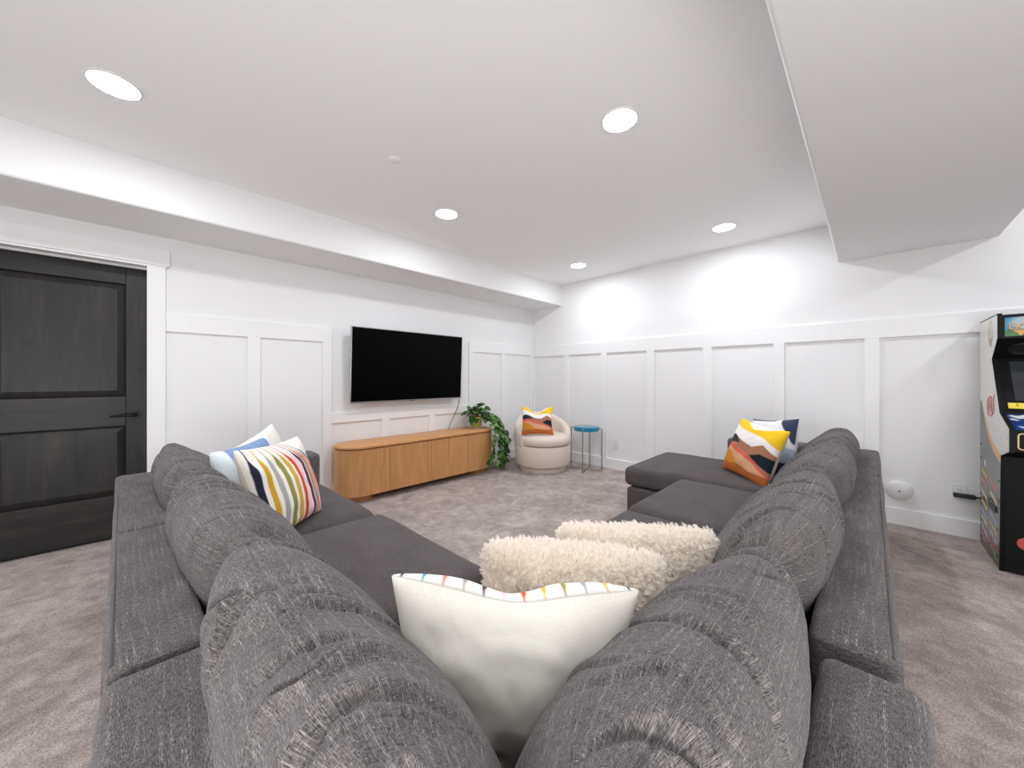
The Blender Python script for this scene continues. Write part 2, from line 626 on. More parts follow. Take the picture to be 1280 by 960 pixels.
for x, y, lb in (
        (-0.117, 2.52, 'recessed ceiling light above the dark door, nearest to the left soffit corner'),
        (1.755, 2.52, 'recessed ceiling light above the front of the television cabinet'),
        (3.69, 2.525, 'recessed ceiling light nearest the cream barrel chair corner'),
        (1.77, 0.95, 'recessed ceiling light in the middle, over the sofa opening'),
        (3.695, 0.948, 'recessed ceiling light by the back wall over the chaise'),
        (-0.117, 0.95, 'recessed ceiling light overhead the corner of the sofa'),
        (3.69, -1.45, 'recessed ceiling light in front of the arcade machine'),
        (1.77, -1.45, 'recessed ceiling light behind the right sofa wing'),
        (-0.117, -1.45, 'recessed ceiling light behind the sofa corner'),
        (-1.98, 2.52, 'added unseen recessed ceiling light beyond the door'),  # this lamp and the next two are unseen, added to brighten the room
        (-1.98, 0.95, 'added unseen recessed ceiling light behind the left sofa wing'),
        (-1.98, -1.45, 'added unseen recessed ceiling light in the rear corner of the room')):
    lamp(x, y, lb)
sp = MB().lathe([(0, -0.006), (0.034, -0.006), (0.04, -0.002), (0.04, 0)], 28).build('sprinkler_cover', M['ceiling'], smooth=True)
sp.location = (1.094, 2.129, ZC)
tag(sp, 'small flat white sprinkler cover disc on the ceiling between the lamps', 'ceiling plate')


# ------------------------------------------------------------------ sectional sofa
sofa = empty('sectional_sofa', (0, 0, 0))
tag(sofa, 'large charcoal tweed U-shaped sectional sofa with chaise and loose back cushions', 'sofa')
FZ = 0.632
LROT = R(2.0)      # the left wing stands slightly askew


def lw(x, y):
    """a point of the left wing, turned about the corner module's seam"""
    dx, dy = x - 0.01, y - 1.02
    c, s = math.cos(LROT), math.sin(LROT)
    return (0.01 + dx * c - dy * s, 1.02 + dx * s + dy * c)


def sp_(name, x0, x1, y0, y1, z0, z1, r, left=False, mat='tweed', n=10, crown=0.0, wob=0.008, seed=0, uvrot=False):
    c = ((x0 + x1) / 2, (y0 + y1) / 2)
    if left:
        c = lw(*c)
    o = rbox(name, (x1 - x0, y1 - y0, z1 - z0), r, M[mat], sofa, (c[0], c[1], (z0 + z1) / 2), LROT if left else 0, n, crown, wob, seed)
    return o


def swap_uv(o):
    lay = o.data.uv_layers[0]
    a = np.zeros(len(lay.data) * 2, dtype=np.float32)
    lay.data.foreach_get('uv', a)
    a = a.reshape(-1, 2)[:, ::-1].copy()
    lay.data.foreach_set('uv', a.ravel())
    return o


# back frames
swap_uv(sp_('back_frame', -0.066, 0.10, 1.03, 1.925, 0.06, FZ, 0.024, True, seed=1))
swap_uv(sp_('back_frame', -0.066, 0.10, 1.93, 3.07, 0.06, FZ, 0.024, True, seed=2))
swap_uv(sp_('back_frame', -0.066, 0.10, -0.07, 1.018, 0.06, FZ - 0.004, 0.026, False, seed=3))
sp_('back_frame', 0.05, 0.985, -0.075, 0.075, 0.06, FZ - 0.004, 0.026, False, seed=4)
sp_('back_frame', 1.035, 2.93, -0.048, 0.10, 0.06, FZ, 0.024, False, seed=5)
sp_('back_frame', 2.936, 3.97, -0.048, 0.10, 0.06, FZ, 0.024, False, seed=6)
# arms
sp_('arm', -0.03, 0.965, 2.86, 3.07, 0.06, FZ, 0.035, True, seed=7)
swap_uv(sp_('arm', 3.755, 3.965, 0.05, 0.94, 0.06, FZ + 0.012, 0.035, False, seed=8))
# bases
sp_('base', 0.08, 0.90, 1.03, 1.92, 0.05, 0.275, 0.02, True, 'tweed_seat', seed=9)
sp_('base', 0.08, 0.90, 1.93, 2.88, 0.05, 0.275, 0.02, True, 'tweed_seat', seed=10)
sp_('base', 0.08, 0.99, 0.07, 1.02, 0.05, 0.275, 0.02, False, 'tweed_seat', seed=11)
sp_('base', 1.035, 2.83, 0.08, 0.96, 0.05, 0.275, 0.02, False, 'tweed_seat', seed=12)
sp_('base', 2.84, 3.80, 0.08, 1.46, 0.05, 0.275, 0.02, False, 'tweed_seat', seed=13)
# seat cushions
ST = 0.435
swap_uv(sp_('seat_cushion', 0.10, 0.97, 1.04, 1.935, 0.275, ST, 0.055, True, 'tweed_seat', 22, 0.03, 0.012, 14))
swap_uv(sp_('seat_cushion', 0.10, 0.95, 1.945, 2.855, 0.275, ST, 0.055, True, 'tweed_seat', 22, 0.03, 0.012, 15))
swap_uv(sp_('seat_cushion', 0.10, 1.01, 0.09, 1.03, 0.275, ST, 0.055, False, 'tweed_seat', 22, 0.025, 0.012, 16))
sp_('seat_cushion', 1.02, 1.965, 0.10, 1.02, 0.275, ST, 0.055, False, 'tweed_seat', 22, 0.03, 0.012, 17)
sp_('seat_cushion', 1.975, 2.835, 0.10, 1.03, 0.275, ST, 0.055, False, 'tweed_seat', 22, 0.03, 0.012, 18)
swap_uv(sp_('chaise_cushion', 2.845, 3.75, 0.10, 1.50, 0.285, ST + 0.005, 0.05, False, 'tweed_seat', 26, 0.025, 0.012, 19))
for x, y, l in ((0.02, 2.95, 1), (0.8, 2.95, 1), (0.82, 1.1, 1), (0.02, 0.02, 0), (1.1, 0.02, 0), (3.9, 0.02, 0), (3.7, 1.38, 0), (2.92, 1.38, 0), (2.0, 0.88, 0), (0.9, 0.9, 0)):
    p = lw(x, y) if l else (x, y)
    MB().box(p[0] - 0.025, p[0] + 0.025, p[1] - 0.025, p[1] + 0.025, 0, 0.07).build('leg', M['black'], sofa)
# welts along the outer top edges
for pts, l in (([(-0.052, 1.05, FZ - 0.003), (-0.052, 1.91, FZ - 0.003)], 1), ([(-0.052, 1.95, FZ - 0.003), (-0.052, 3.05, FZ - 0.003)], 1),
               ([(1.05, -0.034, FZ - 0.003), (2.91, -0.034, FZ - 0.003)], 0), ([(2.95, -0.034, FZ - 0.003), (3.95, -0.034, FZ - 0.003)], 0)):
    q = [(*(lw(p[0], p[1]) if l else p[:2]), p[2]) for p in pts]
    MB().tube(q, 0.0028, 6).build('welt', M['tweed_seat'], sofa, smooth=True)


def back_cushion(L, hw=0.153, hh=0.205, seed=0, nx=150, nt=96, lean=0.075, folds=0.013, endfold=1.0, nfold=11):
    """plump loose cushion: X along its length, +Y its front, Z up; wrinkles run across the length"""
    s = np.sin(np.linspace(-math.pi / 2, math.pi / 2, nx)) * 0.35 + np.linspace(-1, 1, nx) * 0.65
    s[0], s[-1] = -1, 1
    th = np.linspace(-math.pi / 2, 1.5 * math.pi, nt + 1)
    S, TH = np.meshgrid(s, th, indexing='ij')
    e = 2 / 2.25
    c, sn = np.cos(TH), np.sin(TH)
    cy = np.sign(c) * np.abs(c) ** e
    cz = np.sign(sn) * np.abs(sn) ** e
    ky = np.clip(1 - np.abs(S) ** 3.6, 0, 1) ** 0.60
    kz = np.clip(1 - np.abs(S) ** 15, 0, 1) ** 0.27
    y = hw * cy * ky * (1 - 0.14 * cz - 0.10 * np.clip(cz, 0, 1) ** 3)
    z = hh * cz * kz
    x = L / 2 * S
    # pulled-in end edges, fuller upper corners
    x = x + 0.02 * np.sign(S) * np.abs(S) ** 8 * cz
    z = z - 0.018 * (1 - np.abs(S) ** 2) * (cz > 0) * cz * 0 + 0.012 * (vnoise(S * 1.7 + seed, 0, 0, seed) - 0.5) * (cz + 1)
    ny, nz = c, sn
    # low lumps
    lump = 0.028 * (vnoise(x * 4.5 + seed * 3, y * 4, z * 4, seed) - 0.5)
    # creases across the cushion: each a sharp valley with a soft roll beside it
    n2 = vnoise(x * 30 + TH * 0.8, TH * 1.3, 0.5, seed + 2)
    env2 = np.clip(2.0 * vnoise(x * 6, TH * 1.5, 2.5, seed + 13) - 0.5, 0, 1.5)
    d = lump - folds * 0.22 * (1 - np.abs(2 * n2 - 1)) ** 4 * env2
    rn = random.Random(seed)
    for q in range(nfold):
        x0 = -L / 2 + L * (q + 0.5 + rn.uniform(-.35, .35)) / nfold
        tc = rn.choice((0.5, 0.9, 1.3, 1.7, 2.3))
        wth = rn.uniform(0.45, 1.0)
        slope = rn.uniform(-0.28, 0.28)
        w = rn.uniform(0.006, 0.012) * (1.15 if nfold < 12 else 0.85)
        A = folds * rn.uniform(0.45, 1.1)
        sg = rn.choice((-1, 1))
        wob = 0.045 * (vnoise(TH * 1.9 + q * 3.1, 0.3, 0.2, seed + 20 + q) - 0.5)
        dx = x - x0 - slope * (TH - tc) * 0.18 - wob
        win = np.exp(-((TH - tc) / wth) ** 2)
        d = d + A * win * (-np.exp(-(dx / w) ** 2) + 0.6 * np.exp(-((dx - sg * 2.3 * w) / (2.2 * w)) ** 2))
    # end puckers
    d -= endfold * 0.010 * np.exp(-((1 - np.abs(S)) * L / 2 - 0.075) ** 2 / 0.0004) * (0.3 + vnoise(TH * 2, S * 0, 0, seed + 4))
    # top seam
    d -= 0.0045 * np.exp(-((TH - math.pi / 2 - 0.05) / 0.030) ** 2)
    d *= np.clip((1 - np.abs(S)) * 14, 0, 1)
    y = y + d * ny
    z = z + d * nz
    y = y - lean * z / hh
    per = np.concatenate([[0], np.cumsum(np.hypot(np.diff(hw * cy[nx // 2]), np.diff(hh * cz[nx // 2])))])
    U = np.stack([x + seed * 1.3, np.broadcast_to(per, x.shape) + seed * 0.77], -1).reshape(-1, 2)
    V = np.stack([x, y, z], -1).reshape(-1, 3)
    m = nt + 1
    F = []
    for i in range(nx - 1):
        for j in range(nt):
            F.append((i * m + j, i * m + j + 1, (i + 1) * m + j + 1, (i + 1) * m + j))
    # hem of the seam along the top
    o = obj('back_cushion', V, F, M['tweed'], sofa, True, U)
    return o


BC = 0.625
CUSH = [  # along start, end, side, seed, kwargs
    (0.27, 1.02, 'L', 11, dict(nx=300, nt=190, folds=0.020, nfold=12)),
    (1.03, 1.97, 'L', 12, dict(nx=260, nt=150, folds=0.011, nfold=20)),
    (1.98, 2.84, 'L', 13, dict()),
    (0.27, 1.03, 'R', 14, dict(nx=300, nt=190, folds=0.017, nfold=12)),
    (1.06, 2.02, 'R', 15, dict(nx=260, nt=160, folds=0.014, nfold=17)),
    (2.04, 2.90, 'R', 16, dict()),
    (2.90, 3.74, 'R', 17, dict()),
]
for a, b, side, sd, kw in CUSH:
    o = back_cushion(b - a, seed=sd, **kw)
    m = (a + b) / 2
    if side == 'L':
        p = (0.232 if a < 1.9 else 0.222, m)
        rz = R(-90)
        if a > 1.0:
            p = lw(*p)
            rz += LROT
        o.location = (p[0], p[1], BC)
        o.rotation_euler = (0, 0, rz)
    else:
        o.location = (m, 0.232 if a < 1.9 else 0.222, BC)


# ------------------------------------------------------------------ throw pillows
def pillow(name, w, h, t, front, back, n=120, chop=0.0, pinch=0.07, seed=0, mat='print_fabric', fur=0.0, power=0.40, lump=0.10):
    a = np.linspace(-1, 1, n)
    a = 0.6 * a + 0.4 * np.sin(a * math.pi / 2)
    Uu, Vv = np.meshgrid(a, a, indexing='ij')
    V, F, UVs, Cs = [], [], [], []
    for side in (1, -1):
        x = w / 2 * Uu * (1 - pinch * (1 - Vv ** 2) * Uu ** 2)
        z = h / 2 * Vv * (1 - pinch * (1 - Uu ** 2) * Vv ** 2)
        z = z - chop * np.exp(-(Uu / 0.42) ** 2) * np.clip((Vv + 1) / 2, 0, 1) ** 3
        prof = np.clip((1 - Uu ** 2) * (1 - Vv ** 2), 0, 1) ** power
        y = side * t / 2 * prof
        wr = lump * t * (vnoise(Uu * 2.5 + seed, Vv * 2.5, side * 3.3, seed) - 0.5)
        cr = 0.035 * t * (vnoise(Uu * 7 + Vv * 3, Vv * 4 - Uu * 2, side + 1.5, seed + 9) - 0.5)
        y = y + side * (wr + cr) * np.clip(prof * 1.5, 0, 1)
        if chop:
            y = y - side * 0.16 * t * np.exp(-(Uu / 0.3) ** 2) * np.clip((Vv + 0.1), 0, 1) * np.clip(prof * 1.5, 0, 1)
        if fur:
            k_ = np.clip(prof * 1.4, 0, 1)
            ys_ = side * 7.7 * k_ ** 0.5 * 0.3
            wv = 0.012 * (vnoise(x * 50, z * 50, ys_, seed + 7) - 0.5)
            n1 = vnoise((x + wv) * 75, (z - wv) * 75, ys_, seed + 1)
            n2 = vnoise((x - wv) * 150, (z + wv) * 150, ys_, seed + 2)
            n3 = vnoise(x * 20, z * 20, ys_, seed + 3)
            dd = fur * (0.5 * n3 + 0.55 * n1 + 0.4 * n2)
            y = y + side * dd * k_
            edge = 1 - k_
            x = x + dd * edge * Uu
            z = z + dd * edge * Vv
        o = len(V)
        V += [tuple(q) for q in np.stack([x, y, z], -1).reshape(-1, 3)]
        UVs += [tuple(q) for q in np.stack([x + side, z], -1).reshape(-1, 2)]
        fn = front if side == 1 else back
        # picture coordinates: s left to right, r bottom to top, both 0..1, for someone looking at that side
        sI = (1 - side * Uu) / 2
        rI = (1 + Vv) / 2
        c = fn(sI.ravel(), rI.ravel()) if fn else np.tile([0.8, 0.8, 0.8], (n * n, 1))
        Cs.append(np.concatenate([c, np.ones((n * n, 1))], 1))
        for i in range(n - 1):
            for j in range(n - 1):
                q = (o + i * n + j, o + i * n + j + 1, o + (i + 1) * n + j + 1, o + (i + 1) * n + j)
                F.append(q if side == 1 else q[::-1])
    return obj(name, V, F, M[mat], None, True, UVs, np.concatenate(Cs, 0))


def wool(o, seed):
    """short curly pile over a pillow"""
    md = o.modifiers.new('wool_pile', 'PARTICLE_SYSTEM')
    ps = md.particle_system
    ps.seed = seed
    st = ps.settings
    st.type = 'HAIR'
    st.count = 6000
    st.hair_length = 0.0045
    st.hair_step = 4
    st.render_step = 3
    st.emit_from = 'FACE'
    st.use_even_distribution = True
    st.child_type = 'INTERPOLATED'
    st.rendered_child_count = 14
    st.clump_factor = 0.45
    st.clump_shape = 0.1
    st.roughness_1 = 0.006
    st.roughness_1_size = 0.4
    st.roughness_2 = 0.004
    st.kink = 'CURL'
    st.kink_amplitude = 0.004
    st.kink_frequency = 2.0
    st.root_radius = 1.0
    st.tip_radius = 0.5
    st.radius_scale = 0.0009
    st.brownian_factor = 0.002
    st.phase_factor_random = 1.0
    st.normal_factor = 0.004
    st.tangent_factor = 0.002
    st.factor_random = 0.002
    st.use_hair_bspline = False
    o.data.materials.append(M['wool'])
    st.material = 2


def pose(o, centre, right, up):
    """right: towards the viewer's right when facing the pillow's front"""
    x = -Vector(right).normalized()
    z = Vector(up).normalized()
    z = (z - x * x.dot(z)).normalized()
    y = z.cross(x)
    m = Matrix((x, y, z)).transposed().to_4x4()
    m.translation = Vector(centre)
    o.matrix_world = m
    return o


def C3(*c):
    return np.array(srgb(*c)[:3])


def plain(*c):
    return lambda s, r: np.tile(C3(*c), (len(s), 1))


def layers(bgc, items):
    """items: list of (mask function, colour)"""
    def fn(s, r):
        c = np.tile(bgc, (len(s), 1))
        for mask, colr in items:
            k = np.clip(mask(s, r), 0, 1)[:, None]
            c = c * (1 - k) + colr * k
        return c
    return fn


def soft(v, w=0.006):
    return np.clip(v / w + 0.5, 0, 1)


STRIPE = [(0.045, (36, 40, 62)), (0.15, (205, 160, 40)), (0.255, (172, 170, 172)), (0.36, (146, 146, 70)), (0.455, (208, 170, 74)),
          (0.55, (220, 76, 44)), (0.63, (236, 205, 216)), (0.715, (96, 48, 72)), (0.79, (160, 140, 130)), (0.86, (240, 130, 104)), (0.94, (70, 150, 165))]


def stripes(wid=0.030, top=0.74):
    """stripes rise from the bottom, taper and lean off to the right near the top"""
    it = []
    for x0, colr in STRIPE:
        def mask(s, r, x0=x0):
            bend = -1.5 * x0 ** 1.5 * np.clip(r - 0.66, 0, 1) ** 1.15
            w = wid * np.where(r < top, 1.0, np.clip(1 - (r - top) / 0.16, 0.20, 1))
            return soft(w - np.abs(s - x0 - bend))
        it.append((mask, C3(*colr)))
    return layers(C3(240, 234, 224), it)


def streaks(s, r):
    c = np.tile(C3(240, 237, 228), (len(s), 1))
    cols = [(40, 40, 60), (70, 165, 175), (238, 130, 104), (175, 155, 145), (100, 45, 75), (236, 200, 214), (228, 88, 44), (222, 182, 70), (148, 148, 72), (165, 165, 168), (224, 184, 60), (40, 42, 66)]
    for i, colr in enumerate(cols):
        x0 = 1 - (0.035 + i * 0.0845)
        wv = 0.0105 * (0.42 + 0.58 * np.clip((1.0 - r) / 0.022, 0, 1))
        k = (soft(wv - np.abs(s - x0), 0.006))[:, None]
        c = c * (1 - k) + C3(*colr) * k
    k = soft(r - 0.9988, 0.0006)[:, None]
    return c * (1 - k) + C3(176, 172, 164) * k


def wav(s, pts):
    xs, ys_ = zip(*pts)
    return np.interp(s, xs, ys_)


def hills(s, r):
    c = np.tile(C3(246, 242, 238), (len(s), 1))

    def under(top, colr, bot=None):
        nonlocal c
        k = soft(wav(s, top) - r, 0.012)
        if bot:
            k = k * soft(r - wav(s, bot), 0.012)
        c = c * (1 - k[:, None]) + C3(*colr) * k[:, None]
    k = soft(r - wav(s, [(0, .90), (.25, .83), (.5, .80), (.75, .77), (1, .66)]), .012)[:, None]
    c = c * (1 - k) + C3(245, 202, 40) * k
    k = soft(r - wav(s, [(0, 1.05), (.25, 1.0), (.5, .87), (.75, .93), (1, 1.05)]), .012)[:, None]
    c = c * (1 - k) + C3(244, 241, 240) * k
    under([(0, .62), (.25, .66), (.45, .6), (.62, .57), (.8, .66), (1, .55)], (170, 118, 92))
    under([(0, .66), (.12, .70), (.25, .66), (.34, .58), (.42, .5)], (44, 52, 58), [(0, .52), (.2, .56), (.42, .56), (1, .6)])
    under([(0, .50), (.5, .50), (.62, .42), (.8, .50), (1, .48)], (24, 40, 48), [(0, .6), (.55, .5), (.7, .38), (1, .26)])
    under([(0, .52), (.18, .55), (.35, .48), (.6, .41), (.78, .33), (1, .2)], (224, 100, 84))
    under([(0, .45), (.2, .46), (.4, .40), (.7, .32), (1, .17)], (222, 166, 128))
    under([(0, .44), (.1, .43), (.25, .36), (.4, .22), (.5, .16), (1, .1)], (206, 136, 40))
    under([(0, .18), (.25, .17), (.45, .2), (.7, .15), (1, .18)], (186, 106, 52))
    return c


def blue_art(s, r):
    c = np.tile(C3(226, 236, 240), (len(s), 1))
    n = vnoise(s * 5, r * 9, 0.5, 21)
    k = (soft(r - (0.76 + 0.08 * n), 0.03) * soft(s - 0.13, 0.02) * soft(0.84 + 0.06 * n - s, 0.02))[:, None]
    c = c * (1 - k) + C3(128, 154, 190) * (0.85 + 0.3 * vnoise(s * 40, r * 12, 0.2, 5))[:, None] * k
    k = (soft(0.60 - r, 0.06) * soft(s - 0.35, 0.1))[:, None] * 0.6
    c = c * (1 - k) + C3(196, 216, 232) * k
    return c


def navy_art(s, r):
    c = np.tile(C3(238, 240, 244), (len(s), 1))
    n = vnoise(s * 6, r * 8, 1.5, 33)
    k = (soft(s - (1.42 - 0.72 * r) - 0.10 * (n - .5), 0.03))[:, None]
    c = c * (1 - k) + C3(60, 66, 92) * k
    k = (soft(0.42 + 0.2 * n - r, 0.05))[:, None]
    c = c * (1 - k) + C3(170, 186, 206) * k
    k = (soft(0.22 - r, 0.03))[:, None]
    c = c * (1 - k) + C3(62, 60, 84) * k
    k = (soft(r - 0.965, 0.01) * soft(0.62 - s, 0.1))[:, None]
    c = c * (1 - k) + C3(90, 92, 110) * k
    return c


FWD, RGT = Vector((math.cos(R(44.84)), math.sin(R(44.84)), 0)), Vector((math.sin(R(44.84)), -math.cos(R(44.84)), 0))
Z = Vector((0, 0, 1))

# plain-backed pillow in the sofa corner; its front looks into the room
o = pillow('throw_pillow', 0.45, 0.42, 0.20, streaks, plain(212, 208, 198), n=190, chop=0.02, pinch=0.12, seed=3)
top = FWD * 0.655 + RGT * (-0.006) + Z * 0.815
upv = (-FWD * 0.27 + Z * 0.95).normalized()
pose(o, top - upv * 0.205, -RGT + Z * 0.06, upv)
tag(o, 'big plain cream throw pillow with coloured stripe ends, standing in the sofa corner', 'pillow', 'throw pillows on the sofa')

o = pillow('fur_pillow', 0.46, 0.34, 0.15, plain(235, 228, 215), plain(235, 228, 215), n=90, seed=5, mat='fur', pinch=0.02, power=0.30, lump=0.22)
wool(o, 5)
pose(o, (0.825, 0.595, 0.552), (0.53, -0.85, 0.02), (-0.14, -0.09, 0.95))
tag(o, 'cream shaggy wool pillow right behind the plain cream throw pillow', 'pillow', 'throw pillows on the sofa')
o = pillow('fur_pillow', 0.46, 0.34, 0.15, plain(235, 228, 215), plain(235, 228, 215), n=90, seed=6, mat='fur', pinch=0.02, power=0.30, lump=0.22)
wool(o, 6)
pose(o, (1.09, 0.54, 0.545), (0.62, -0.78, 0.0), (-0.14, -0.09, 0.95))
tag(o, 'cream shaggy wool pillow behind the other one, half hidden by the right back cushion', 'pillow', 'throw pillows on the sofa')

o = pillow('throw_pillow', 0.46, 0.44, 0.16, stripes(), plain(222, 214, 200), n=150, seed=7)
pose(o, (0.468, 2.07, 0.662), (0.70, 0.69, -0.02), (-0.25, -0.06, 0.385))
tag(o, 'white throw pillow with navy, gold, olive, red and pink stripes on the left wing', 'pillow', 'throw pillows on the sofa')
o = pillow('throw_pillow', 0.46, 0.42, 0.15, blue_art, plain(225, 228, 228), n=110, seed=8)
pose(o, (0.375, 2.30, 0.648), (0.62, 0.78, 0.02), (-0.15, -0.05, 0.40))
tag(o, 'pale blue and white throw pillow leaning behind the striped one', 'pillow', 'throw pillows on the sofa')
o = pillow('throw_pillow', 0.40, 0.40, 0.13, plain(238, 234, 226), plain(236, 232, 224), n=60, seed=9)
pose(o, (0.50, 2.70, 0.64), (0.80, 0.55, 0.36), (-0.40, 0.02, 0.9))
tag(o, 'off-white throw pillow of which one pointed corner rises behind the pale blue one', 'pillow', 'throw pillows on the sofa')

o = pillow('throw_pillow', 0.46, 0.43, 0.15, hills, plain(214, 196, 178), n=130, seed=10)
pose(o, (3.145, 0.615, 0.65), (-0.655, -0.755, -0.09), (-0.02, -0.225, 0.36))
tag(o, 'yellow, white and rust hill-patterned throw pillow lying on the chaise', 'pillow', 'throw pillows on the sofa')
o = pillow('throw_pillow', 0.45, 0.43, 0.14, navy_art, plain(220, 220, 224), n=110, seed=11)
pose(o, (3.43, 0.545, 0.662), (-0.655, -0.755, 0.11), (-0.07, -0.19, 0.40))
tag(o, 'white and navy throw pillow propped behind the hill-patterned one on the chaise', 'pillow', 'throw pillows on the sofa')


# ------------------------------------------------------------------ television and its cable
tv = empty('television', (2.118, 3.715, 1.327))
tag(tv, 'large black flat television mounted on the white panelled wall above the oak cabinet', 'television')
TW, TH_ = 0.692, 0.392
tilt = Matrix.Rotation(R(2.6), 4, 'X')


def tvp(mb, name, mat, bevel=0.0):
    p = mb.build(name, mat, tv, bevel=bevel)
    p.data.transform(tilt)
    return p


tvp(MB().box(-TW + 0.008, TW - 0.008, -0.0165, -0.012, -TH_ + 0.016, TH_ - 0.008), 'screen', M['screen'])
tvp(MB().box(-TW, TW, -0.014, 0.012, -TH_, TH_), 'case', M['silver'], 0.002)
tvp(MB().box(-TW + 0.2, TW - 0.2, 0.012, 0.05, -TH_ + 0.05, TH_ - 0.15), 'back_housing', M['black'], 0.01)
tvp(MB().box(-0.03, 0.03, -0.0168, -0.014, -TH_ + 0.002, -TH_ + 0.008), 'sensor', M['black'])
MB().box(-0.3, 0.3, 0.04, 0.115, -0.12, 0.12).build('wall_mount', M['black'], tv)
cab_pts = [(2.80, 3.74, 0.945), (2.815, 3.77, 0.87), (2.80, 3.79, 0.79), (2.745, 3.80, 0.68), (2.69, 3.79, 0.60), (2.665, 3.78, 0.553)]


def spline(pts, n=6):
    P = [Vector(p) for p in pts]
    P = [2 * P[0] - P[1]] + P + [2 * P[-1] - P[-2]]
    out = []
    for i in range(1, len(P) - 2):
        for k in range(n):
            t = k / n
            a, b, c, d = P[i - 1], P[i], P[i + 1], P[i + 2]
            out.append(0.5 * ((2 * b) + (c - a) * t + (2 * a - 5 * b + 4 * c - d) * t * t + (3 * b - a - 3 * c + d) * t ** 3))
    out.append(P[-2])
    return out


cb = MB().tube(spline(cab_pts), 0.0045, 6).build('power_cable', M['cord'], tv, smooth=True)
cb.location = (-2.118, -3.715, -1.327)


# ------------------------------------------------------------------ oak media cabinet
cx0, cx1, cy0, cy1 = 1.235, 3.165, 3.385, 3.805
cr = (cy1 - cy0) / 2
ccy = (cy0 + cy1) / 2
cabn = empty('media_cabinet', (0, 0, 0))
tag(cabn, 'long low oak media cabinet with rounded ends below the television', 'cabinet')


def stadium(x0, x1, y0, y1, n=20):
    r = (y1 - y0) / 2
    c = (y0 + y1) / 2
    return arc(x1 - r, c, r, -90, 90, n) + arc(x0 + r, c, r, 90, 270, n)


def bevelled_slab(outl_fn, z0, z1, e):
    """stacked rings give the slab a soft edge"""
    rings = [(e, z0), (0, z0 + e), (0, z1 - e), (e * 0.3, z1 - e * 0.3), (e, z1)]
    v, f = [], []
    n = None
    for off, z in rings:
        p = outl_fn(off)
        n = len(p)
        v += [(x, y, z) for x, y in p]
    for i in range(len(rings) - 1):
        f += [(i * n + k, i * n + (k + 1) % n, (i + 1) * n + (k + 1) % n, (i + 1) * n + k) for k in range(n)]
    f.append(tuple(range(n))[::-1])
    f.append(tuple((len(rings) - 1) * n + k for k in range(n)))
    return MB().add(v, f)


bevelled_slab(lambda o: stadium(cx0 + o, cx1 - o, cy0 + o, cy1 - o), 0.520, 0.548, 0.006).build('cabinet_top', M['oak_h'], cabn, sharp=50)
MB().prism(stadium(cx0 + 0.03, cx1 - 0.03, cy0 + 0.03, cy1 - 0.012), 'z', 0.078, 0.52).build('carcass', M['oak_v'], cabn, smooth=True)


def shell(path, th, z0, z1):
    """a curved panel of the given thickness along a plan path (outer side first)"""
    P = [Vector((x, y)) for x, y in path]
    inner = []
    for i, p in enumerate(P):
        d = (P[min(i + 1, len(P) - 1)] - P[max(i - 1, 0)]).normalized()
        inner.append(p + Vector((-d.y, d.x)) * th)
    poly = [tuple(p) for p in P] + [tuple(p) for p in inner[::-1]]
    return MB().prism(poly, 'z', z0, z1)


i_ = 0.008
g_ = 0.0022
lx, rx = cx0 + cr, cx1 - cr
rr = cr - i_
dz0, dz1 = 0.074, 0.512
back_l = arc(lx, ccy, rr, 90, 270, 24)
back_r = arc(rx, ccy, rr, -90, 90, 24)
shell(back_l + [(1.692 - g_, cy0 + i_)], 0.02, dz0, dz1).build('door', M['oak_v'], cabn, sharp=30)
shell([(1.692 + g_, cy0 + i_), (2.17 - g_, cy0 + i_)], 0.02, dz0, dz1).build('door', M['oak_v'], cabn)
shell([(2.17 + g_, cy0 + i_), (2.668 - g_, cy0 + i_)], 0.02, dz0, dz1).build('door', M['oak_v'], cabn)
shell([(2.668 + g_, cy0 + i_)] + back_r, 0.02, dz0, dz1).build('door', M['oak_v'], cabn, sharp=30)
for x0, x1 in ((cx0 + 0.09, cx0 + 0.36), (cx1 - 0.36, cx1 - 0.09)):
    MB().prism(stadium(x0, x1, cy0 + 0.085, cy1 - 0.085), 'z', 0, 0.078).build('foot', M['oak_v'], cabn, smooth=True)

# ------------------------------------------------------------------ trailing plant on the cabinet
pl = empty('trailing_plant', (3.02, 3.655, 0.549))
tag(pl, 'trailing green pothos in a yellow pot spilling over the cabinet end', 'plant')
M['pot'] = new_mat('yellow_glaze', srgb(206, 196, 98), 0.35)
M['soil'] = new_mat('potting_soil', (0.02, 0.014, 0.01, 1), 0.95)
M['leaf'] = new_mat('glossy_leaf', srgb(58, 104, 48), 0.4)
M['leaf_b'] = new_mat('pale_leaf', srgb(88, 128, 58), 0.4)
M['stem'] = new_mat('green_stem', srgb(120, 130, 70), 0.6)
t_ = NT(M['leaf'])
t_.base(t_.ramp(t_.noise(t_.coord(), 30, 3), [(0.35, srgb(30, 66, 26)), (0.65, srgb(62, 106, 46))]))
MB().lathe([(0, 0), (0.088, 0), (0.098, 0.010), (0.092, 0.011), (0.085, 0.006), (0, 0.006)], 36).build('saucer', M['plastic'], pl, smooth=True)
MB().lathe([(0, 0.006), (0.056, 0.006), (0.060, 0.012), (0.072, 0.135), (0.074, 0.142), (0.068, 0.143), (0.066, 0.13), (0, 0.13)], 32).build('pot', M['pot'], pl, smooth=True)
MB().lathe([(0, 0.134), (0.066, 0.131)], 20).build('soil', M['soil'], pl)
